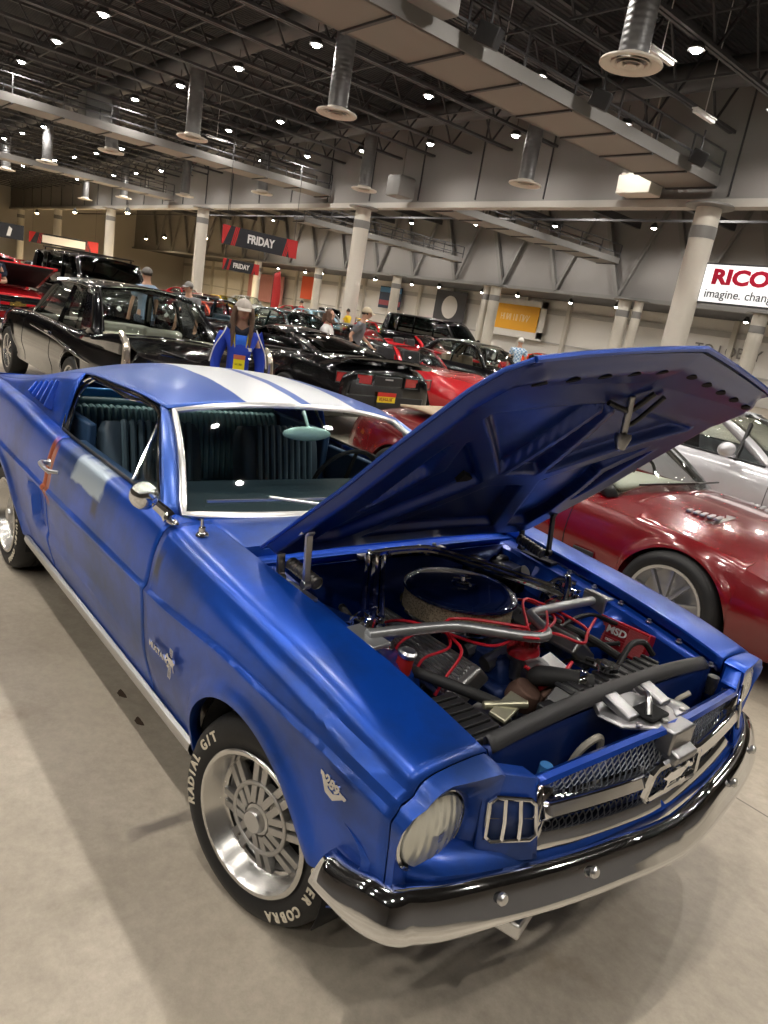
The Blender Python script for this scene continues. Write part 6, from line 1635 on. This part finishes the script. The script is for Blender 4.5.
# joists
mbp = None
ji = 10
def joist(x, y0, y1, zb_, zt_, n, mat_=STEELD):
    mb = MB()
    for dx in (-.07,.07): mb.bar((x+dx,y0,zb_),(x+dx,y1,zb_),.09,.09)
    mb.bar((x,y0,zt_),(x,y1,zt_),.16,.12)
    L_ = (y1-y0)/n
    for k in range(n):
        ya = y0+L_*k; mb.bar((x,ya,zt_),(x,ya+L_/2,zb_),.06); mb.bar((x,ya+L_/2,zb_),(x,ya+L_,zt_),.06)
    return mb
jx = [-2.5-4.95*k/2*1.0 for k in range(0, 42)]
proto_j = None
for k, x in enumerate(jx):
    if proto_j is None:
        proto_j = struct('trim_%d' % ji, joist(0, -22.5, 23.1, 9.45, 11.3, 18), STEELD, smooth=False)
        o = proto_j
    else:
        o = proto_j.copy(); o.name = 'trim_%d' % (ji+k); COL.objects.link(o)
    o.location.x = x
ji += len(jx)
# girders along x (thin bridging + pipes)
mb = MB()
for y in (-8,-2,4.2,9,13.9,18.6):
    mb.bar((-108,y,9.55),(14,y,9.55),.06); mb.bar((-108,y,11.2),(14,y,11.2),.06)
struct('trim_7', mb, STEELD)
# round supply ducts under the deck, parallel to x
for i, y in enumerate((3.1, 11.75)):
    dct = empty('air_duct', (0,y,0), 0, ('long round air duct over the middle rows' if i else 'long round air duct over the near rows'), 'duct', 'long ducts under the roof')
    MB().tube([(10,0,10.3),(-108,0,10.3)], .42, 16).build('duct_tube', mat('dull duct', (.10,.10,.105), .5, .4), dct)
for i, yy in enumerate((20.45,)):
    dct = empty('air_duct', (0,yy,0), 0, 'long round air duct beside the hanging wall', 'duct', 'long ducts under the roof')
    MB().tube([(10,0,10.3),(-108,0,10.3)], .42, 16).build('duct_tube', mat('dull duct', (.10,.10,.105), .5, .4), dct)
# diffusers
DUCT = mat('spiral duct', (.19,.19,.195), .42, .5)
N, L, b = nodes(DUCT); tcn = [n for n in N if n.type == 'TEX_COORD'][0]
wv = N.new('ShaderNodeTexWave'); wv.bands_direction = 'Z'; wv.inputs['Scale'].default_value = 2.4; L.new(tcn.outputs['Object'], wv.inputs['Vector'])
bp = N.new('ShaderNodeBump'); bp.inputs['Strength'].default_value = .4; bp.inputs['Distance'].default_value = .02; L.new(wv.outputs['Fac'], bp.inputs['Height']); L.new(bp.outputs['Normal'], b.inputs['Normal'])
DIFF = mat('cream diffuser', (.66,.61,.54), .5)
def diffuser(x, y, z, label, r=.62):
    d = empty('air_diffuser', (x,y,z), 0, label, 'air vent', 'round air diffusers hanging from the roof')
    MB().tube([(0,0,.05),(0,0,10.3-z-.425)], .30, 20).build('drop_duct', DUCT, d)
    MB().lathe([(.32,.16),(.36,.06),(r,.04),(r+.015,.0),(r-.02,-.03),(.44,.02),(.40,.05)], (0,0,0), (0,0,1), 36).build('outer_cone', DIFF, d)
    mb = MB(); mb.lathe([(.40,.0),(.34,.03),(.30,.07)], (0,0,0), (0,0,1), 30); mb.lathe([(.27,-.02),(.20,.01),(.17,.05)], (0,0,0), (0,0,1), 26); mb.lathe([(.13,-.035),(.08,-.01),(0,.0)], (0,0,0), (0,0,1), 20)
    mb.build('inner_cones', DIFF, d, solid=.01)
    return d
d0 = None
dl = {}
xs1 = [-8.65,-19.0,-29.3,-38.9,-50.4,-61,-72,-83]
rowl = ['largest air diffuser at the upper right', 'second largest air diffuser, top centre', 'air diffuser third in the near row, upper left of centre', 'fourth in the near row of diffusers', 'fifth in the near row of diffusers, upper left', 'sixth and small in the near row of diffusers', 'seventh and tiny in the near row of diffusers', 'tiniest in the near row of diffusers']
for i, x in enumerate(xs1):
    if d0 is None: d0 = diffuser(x, 11.75, 7.35, rowl[i])
    else:
        c = copy_tree(d0); c.location = (x, 11.75, 7.35); c['label'] = rowl[i]
rowl2 = ['air diffuser hanging in front of the long hanging wall, right', 'air diffuser on a bent duct above the round column', 'small air diffuser left of the bent one', 'smaller air diffuser over the larger day banner', 'tiny air diffuser left over the far columns', 'tiniest air diffuser of the row by the hanging wall']
for i, x in enumerate((-18.7,-28.9,-38.8,-49.5,-61.3,-71)):
    c = copy_tree(d0); c.location = (x, 20.45, 7.35); c['label'] = rowl2[i]
c = copy_tree(d0); c.location = (-26.3,3.1,7.35); c['label'] = 'air diffuser cut off at the top left corner'
# ceiling lamps
LAMP = mat('lamp glow', (1,1,1), .5, emit=(1.0,.95,.87), es=45)
LAMP.cycles.emission_sampling = 'NONE'
SPOT = bpy.data.lights.new('lamp_light', 'SPOT'); SPOT.energy = 430; SPOT.spot_size = radians(165); SPOT.spot_blend = .75; SPOT.shadow_soft_size = .13; SPOT.color = (1.0,.94,.85)
SPOTW = bpy.data.lights.new('warm_light', 'SPOT'); SPOTW.energy = 4500; SPOTW.spot_size = radians(170); SPOTW.spot_blend = .6; SPOTW.shadow_soft_size = .2; SPOTW.color = (1.0,.78,.48)
SPOTS = bpy.data.lights.new('soffit_light', 'SPOT'); SPOTS.energy = 230; SPOTS.spot_size = radians(170); SPOTS.spot_blend = .6; SPOTS.shadow_soft_size = .12; SPOTS.color = (1.0,.93,.84)
LAMPH = mat('lamp housing', (.10,.10,.10), .5, .5)
def lamp(x, y, z, label, grp, sp=None):
    l = empty('ceiling_light', (x,y,z), 0, label, 'lamp', grp)
    MB().lathe([(.21,.0),(.22,.04),(.15,.16),(.08,.30),(.03,.32),(.015,.32),(.015,.6)], (0,0,0), (0,0,1), 18).build('housing', LAMPH, l)
    MB().lathe([(.135,.0),(.12,-.04),(.07,-.07),(0,-.08)], (0,0,0), (0,0,1), 14).build('lens', LAMP, l)
    so = bpy.data.objects.new('bulb', sp or SPOT); COL.objects.link(so); so.parent = l; so.location = (0,0,-.10)
    return l
l0 = None; nl = 0
for yi, y in enumerate((-12.4,-7.7,-2.9,1.9,6.6,11.35,16.1,20.8)):
    for k in range(17):
        x = 4.9-4.98*k+ (0 if yi % 2 == 0 else 0)
        if y < -3 and x < -30: continue
        if l0 is None: l0 = lamp(x, y, 9.25, 'round white high-bay lamp under the dark roof', 'high-bay lamps under the roof')
        else:
            c = copy_tree(l0); c.location = (x,y,9.25)
# lamps of the lower rear hall and far end
LAMPW = mat('warm lamp glow', (1,1,1), .5, emit=(1.0,.80,.50), es=60)
LAMPW.cycles.emission_sampling = 'NONE'
lw = None
for x, y, z in ((-93,22,6.4),(-77,21.4,6.4),(-60,20.4,6.2),(-96,36,6.2),(-84,33.5,6.2),(-70,32,6.2)):
    if lw is None:
        lw = lamp(x, y, z, 'warm yellowish lamp at the far left end of the hall', 'warm lamps at the far end', SPOTW)
        for ch in lw.children:
            if ch.name.startswith('lens'): ch.data.materials[0] = LAMPW; 
            ch.scale = (1.3,1.3,1.3)
    else: c = copy_tree(lw); c.location = (x,y,z)
ls = None
for k in range(15):
    x = -10.5-4.6*k
    if ls is None: ls = lamp(x, 43.6, 4.95, 'small bright lamp under the rear soffit', 'small lamps under the rear soffit', SPOTS)
    else: c = copy_tree(ls); c.location = (x, 43.6+.8*(k % 2), 4.95)
SPOTM = bpy.data.lights.new('bay_fill_light', 'SPOT'); SPOTM.energy = 650; SPOTM.spot_size = radians(175); SPOTM.spot_blend = .5; SPOTM.shadow_soft_size = .13; SPOTM.color = (1.0,.94,.85)  # stronger lamp rows added here to brighten the dim upper back wall
for k in range(18):
    c = copy_tree(ls); c.location = (-9-7*(k//2), 28.5+8*(k % 2), 8.9)
    for ch in c.children:
        if ch.type == 'LIGHT': ch.data = SPOTM; c['label'] = 'added fill lamp in the roof between hanging wall and braced wall'; c['group'] = 'added fill lamps of the middle bay'
# catwalks
def catwalk(name_lab, x, w, z, y0, y1, panels=True, rail=1.05):
    c = empty('catwalk', (x,(y0+y1)/2,z), 0, name_lab, 'catwalk'); L_ = y1-y0
    mb = MB().box((0,0,0),(w,L_,.10)); mb.build('deck', mat('catwalk underside', (.24,.22,.20), .6), c)
    mb = MB(); mb.box((-w/2,0,.12),(.09,L_,.34)); mb.box((w/2,0,.12),(.09,L_,.34)); 
    mb.build('side_channel', STEELL, c)
    n = int(L_/2.0); cb = None
    for k in range(n+1):
        if cb is None: cb = MB().box((0,0,-.07),(w,.10,.06)).build('cross_beam', STEELD, c)
        else:
            cb = cb.copy(); COL.objects.link(cb)
        cb.location = (0,-L_/2+L_*k/n,0)
    for s in (-1,1):
        mb = MB()
        for h in (.55, rail): mb.bar((s*w/2,-L_/2,h),(s*w/2,L_/2,h),.05)
        for k in range(n+1): mb.bar((s*w/2,-L_/2+L_*k/n,.2),(s*w/2,-L_/2+L_*k/n,rail),.05)
        mb.build('guard_rail', STEELD, c)
    return c
catwalk('wide panelled catwalk crossing the ceiling from top centre down to the thick column', -13.3, 1.9, 7.75, -6, 22.9)
catwalk('catwalk with long railing crossing the upper left ceiling', -36.2, 1.6, 7.75, -6, 22.9)
catwalk('catwalk crossing far beyond the upper left one', -58, 1.6, 7.75, -6, 22.9)
catwalk('railed catwalk in the rear bay ending above the sign', -27.0, 1.6, 7.2, 24.0, 38.6)
catwalk('smaller railed catwalk in the rear bay behind the round column', -40.5, 1.2, 6.6, 24.2, 38.6)
# boxes hung by the catwalk
for (x, y, z, dx, dy, dz, m, lab) in ((-15.1,22.55,7.7,1.4,.8,.65,COLM,'pale service box hung under the end of the wide catwalk'), (-28.3,22.2,7.85,1.0,1.0,.9,STEELL,'grey air unit hung left of the lamp cluster'), (-37.8,10.5,8.7,1.2,1.2,1.5,STEELL,'grey service cabinet beside the upper left catwalk'), (-11.9,9.0,8.5,.5,1.2,1.1,STEELL,'grey cabinet standing on the wide catwalk near the top')):
    o = MB().box((0,0,0),(dx,dy,dz)).box((0,0,dz/2+.03),(dx*.9,dy*.9,.06)).bar((0,0,dz/2),(0,0,11.5-z),.06).build('service_box', m, None, bevel=.03); o.location = (x,y,z); tag(o, lab, 'service box')
for (x, y, z, i) in ((-11.9,10.8,8.05,0),(-11.9,20.6,8.0,1),(-11.9,15.2,8.05,2)):
    s = empty('loudspeaker', (x,y,z), .6, ['black loudspeaker hanging beside the catwalk cabinet', 'black loudspeaker near the end of the wide catwalk', 'black loudspeaker midway on the wide catwalk'][i], 'speaker')
    MB().box((0,0,0),(.5,.55,.42),(.2,.3,0)).build('cabinet', BLACK, s, bevel=.03); MB().tube([(0,0,.2),(0,0,.8)], .03, 8).build('bracket', STEELD, s)
for i, (x, y, z) in enumerate(((-14.5,13.9,8.9),(-10.6,15.5,9.0),(-11.0,18.8,8.6),(-36,16,8.9))):
    o = MB().box((0,0,0),(.12,1.1,.10)).box((0,0,.06),(.18,1.16,.03)).bar((0,0,.05),(0,0,11.5-z),.02).build('strip_light', WHITE, None); o.location = (x,y,z)
    tag(o, ['unlit strip light left of the biggest diffuser','unlit strip light right of the biggest diffuser','unlit strip light above the thick column','unlit strip light on the upper left catwalk'][i], 'strip light')
# banners
NAVY = mat('banner black', (.022,.024,.032), .6); BRED = mat('banner red', (.50,.028,.030), .6); BWHITE = mat('banner white', (.80,.80,.80), .6)
def banner(p, w, h, txt, label, red_right=True, rot=0):
    b_ = empty('hanging_banner', p, rot, label, 'banner')
    MB().box((0,0,0),(w,.03,h)).build('cloth', NAVY, b_)
    for s in (-1, 1):
        MB().prism([(s*w*.5,-h/2),(s*w*.5,h/2),(s*w*(.40 if s < 0 else .34),h/2),(s*w*(.46-.06 if s > 0 else .48),-h/2)][::(1 if s < 0 else -1)], .01, frame((0,-.02,0),(1,0,0),(0,0,1))).build('red_end', BRED, b_, smooth=False)
        for k in range(3):
            x = s*(w*(.375-.02*k)); MB().prism([(x-.03,-h/2),(x+.01,-h/2),(x+.01+h*.22,h/2),(x-.03+h*.22,h/2)], .008, frame((-.10*(s>0)*h,-.018,0),(1,0,0),(0,0,1))).build('red_stripe', BRED, b_, smooth=False)
    if txt:
        v, f = text_geo(txt, h*.62, .006, .022*h, .82, 1.0); MB().add(v, f, frame((0,-.022,0),(1,0,0),(0,0,1))).build('lettering', BWHITE, b_, smooth=False)
    else: MB().box((0,-.02,0),(w*.62,.02,h*.7)).build('white_field', BWHITE, b_)
    for s in (-1,1): MB().bar((s*w*.45,0,h/2),(s*w*.45,0,h/2+3.5),.015).build('hanger', STEELD, b_)
    return b_
banner((-24.0,12.45,3.58), 3.15, .66, 'FRIDAY', 'larger black and red hanging banner reading FRIDAY', rot=radians(88))
banner((-43.0,21.85,3.22), 2.6, .68, 'FRIDAY', 'smaller black and red hanging banner reading FRIDAY below the larger one', rot=radians(88))
b3 = banner((-84,22.5,3.6), 7.0, 1.1, None, 'distant white-centred banner with red ends hanging at the left between columns', rot=radians(60))
# corporate sign
sg = empty('wall_sign', (-9.25,23.0,4.60), 0, 'white sign with red and grey lettering hanging at the right edge', 'sign')
MB().box((0,0,0),(5.4,.16,1.22)).build('panel', mat('sign glow white', (.85,.85,.85), .4, emit=(1,1,1), es=.55), sg)  # emission added so the white panel looks brighter
MB().box((0,.02,0),(5.52,.12,1.34)).build('sign_frame', STEELD, sg)
v, f = text_geo('RICOH', .66, .01, .030, 1.25, 1.0, 'LEFT'); MB().add(v, f, frame((-2.40,-.09,.20),(1,0,0),(0,0,1))).build('lettering', mat('sign red', (.62,.01,.05), .5), sg, smooth=False)
v, f = text_geo('imagine. change.', .40, .01, .002, 1.0, 1.0, 'LEFT'); MB().add(v, f, frame((-2.53,-.09,-.34),(1,0,0),(0,0,1))).build('tagline', mat('sign grey', (.12,.12,.13), .5), sg, smooth=False)
# wall graphics
def poster(x, z, w, h, y, m, label, txt=None, tm=None, frm=WHITEW):
    o = empty('wall_banner', (x,y,z), 0, label, 'banner')
    MB().box((0,0,0),(w,.05,h)).build('panel', m, o)
    if txt:
        v, f = scribble(w*.55, h*.26, 9, 9, .02); MB().add(v, f, frame((w*.08,-.03,0),(1,0,0),(0,0,1))).build('lettering', tm or BWHITE, o, smooth=False)
    return o
p_ = poster(-41.7, 3.45, 6.0, 2.1, 47.5, mat('orange banner', (.85,.42,.03), .5), 'orange rectangular wall banner with pale lettering left of the plaid-shirt man', 'HOT ROD', mat('banner cream', (.95,.75,.45), .5))
MB().box((0,.03,-1.3),(7.4,.05,.7)).box((0,.03,1.25),(7.4,.05,.5)).box((-3.4,.03,0),(.6,.05,3)).box((3.4,.03,0),(.6,.05,3)).build('backing', WHITEW, p_)
p_ = poster(-58.5, 3.6, 3.6, 2.2, 47.5, mat('poster dark', (.03,.05,.09), .5), 'small dark blue and white wall poster above the far cars'); MB().box((0,-.04,.75),(3.5,.02,.5)).build('poster_sky', mat('poster blue', (.10,.30,.55), .5), p_); MB().box((0,-.04,-.55),(3.5,.02,.5)).build('poster_base', mat('poster red', (.35,.08,.10), .5), p_)
poster(-74, 3.4, 3.2, 2.6, 47.5, mat('poster orange red', (.75,.12,.05), .5), 'small red and orange wall poster right of the smaller day banner')
poster(-84, 2.6, 9.0, 3.4, 47.4, mat('pink drape', (.62,.30,.30), .7), 'faded pink drape on the far white wall')
dr = poster(-49.5, 3.3, 4.2, 3.4, 47.5, mat('doorway dark', (.05,.05,.055), .6), 'dark round-logo panel between the far poster and the orange banner')
MB().lathe([(.0,.02),(1.0,.02),(1.05,0)], (0,-.05,.2), (0,-1,0), 28).build('round_logo', WHITEW, dr)
lob = empty('wall_lettering', (-22.4,47.95,3.15), 0, 'dark capitals TO LOBBY and EXIT on the far white wall', 'lettering')
for t_, dx in (('TO LOBBY', 0), ('EXIT', 6.2)):
    v, f = text_geo(t_, 1.0, .01, .01, 1.0); MB().add(v, f, frame((dx,-.05,0),(1,0,0),(0,0,1))).build('letters', mat('wall ink', (.20,.19,.18), .6), lob, smooth=False)
fl = empty('feather_flag', (-40.0,22.6,0), .5, 'red feather flag with pale mark below the smaller day banner', 'flag')
MB().tube([(0,0,0),(0,0,2.6),(.10,0,3.2),(.45,0,3.5)], .02, 6, smooth=4).build('pole', STEELD, fl)
MB().grid([[(0,0,.9+2.2*u),(.55*(1-.2*u)+.1*sin(u*3),.03*sin(u*5),.8+2.5*u)] for u in [i/8 for i in range(9)]]).build('cloth', BRED, fl, solid=.01)
# left big dark-blue banner frame far left
vb_ = empty('hanging_banner', (-70,12.5,3.35), radians(60), 'dark wide banner with white shapes behind the raised dark red bonnet', 'banner')
MB().box((0,0,0),(5.5,.04,1.2)).build('cloth', NAVY, vb_)
for k in range(3): MB().prism([(-1.8+1.6*k,-.4),(-1.5+1.6*k,-.4),(-1.35+1.6*k,.2),(-1.6+1.6*k,.4)], .01, frame((0,-.03,0),(1,0,0),(0,0,1))).build('white_shape', BWHITE, vb_, smooth=False)
# pale round-topped booth at left edge
bo = empty('display_arch', (-22.5,1.6,0), .3, 'pale round-topped display at the left edge behind the bystander', 'display')
MB().prism([(1.0*cos(a), 1.55+1.0*sin(a)) for a in [pi*k/16 for k in range(17)]] + [(-1,0),(1,0)], .2, frame((0,0,0),(0,1,0),(0,0,1))).build('panel', WHITEW, bo)
# scissor-lift style wire rack far left (thin verticals)
# pipes in the middle bay
mb = MB()
for z, y in ((8.0,30),(8.6,33),(9.2,27)): mb.bar((-105,y,z),(10,y,z),.10)
for k in range(14): mb.bar((-8-6*k,24,9.6),(-8-6*k,39.6,9.6),.22,.4)
for k in range(28): mb.bar((-8-3*k,34,9.6),(-8-3*k,34,11.4),.05)
struct('trim_8', mb, STEELD)
# ---------------- light
w = bpy.data.worlds.new('world'); SC.world = w; w.use_nodes = True
w.node_tree.nodes['Background'].inputs[0].default_value = (.55,.58,.65,1); w.node_tree.nodes['Background'].inputs[1].default_value = .0
def area(x, y, z, sx, sy, e, col=(1,.96,.90), rot=(0,0,0)):
    l = bpy.data.lights.new('bay_light', 'AREA'); l.shape = 'RECTANGLE'; l.size = sx; l.size_y = sy; l.energy = e; l.color = col
    o = bpy.data.objects.new('bay_light', l); COL.objects.link(o); o.location = (x,y,z); o.rotation_euler = rot; return o
# ---------------- camera
cam_d = bpy.data.cameras.new('camera'); cam = bpy.data.objects.new('camera', cam_d); COL.objects.link(cam)
cam_d.sensor_fit = 'VERTICAL'; cam_d.sensor_height = 36; cam_d.lens = 713.664/1024*36; cam_d.clip_start = .05; cam_d.clip_end = 400
Rm = Matrix(((.62316578,.76475835,.16373475),(-.30501959,.04487539,.95128821),(.72015794,-.64275256,.26123109)))
M = Rm.transposed().to_4x4(); M.translation = (1.40757887,-1.76107011,1.68822549)
cam.matrix_world = M
SC.camera = cam
vs_ = SC.view_settings; SC.display_settings.display_device = 'sRGB'
vs_.view_transform = 'Standard'; vs_.look = 'None'; vs_.gamma = 1; vs_.exposure = .48; vs_.use_curve_mapping = False
SC.cycles.use_denoising = True
SC.cycles.max_bounces = 8; SC.cycles.transparent_max_bounces = 12; SC.cycles.sample_clamp_indirect = 4; SC.cycles.caustics_reflective = False; SC.cycles.caustics_refractive = False
SC.cycles.use_light_tree = True
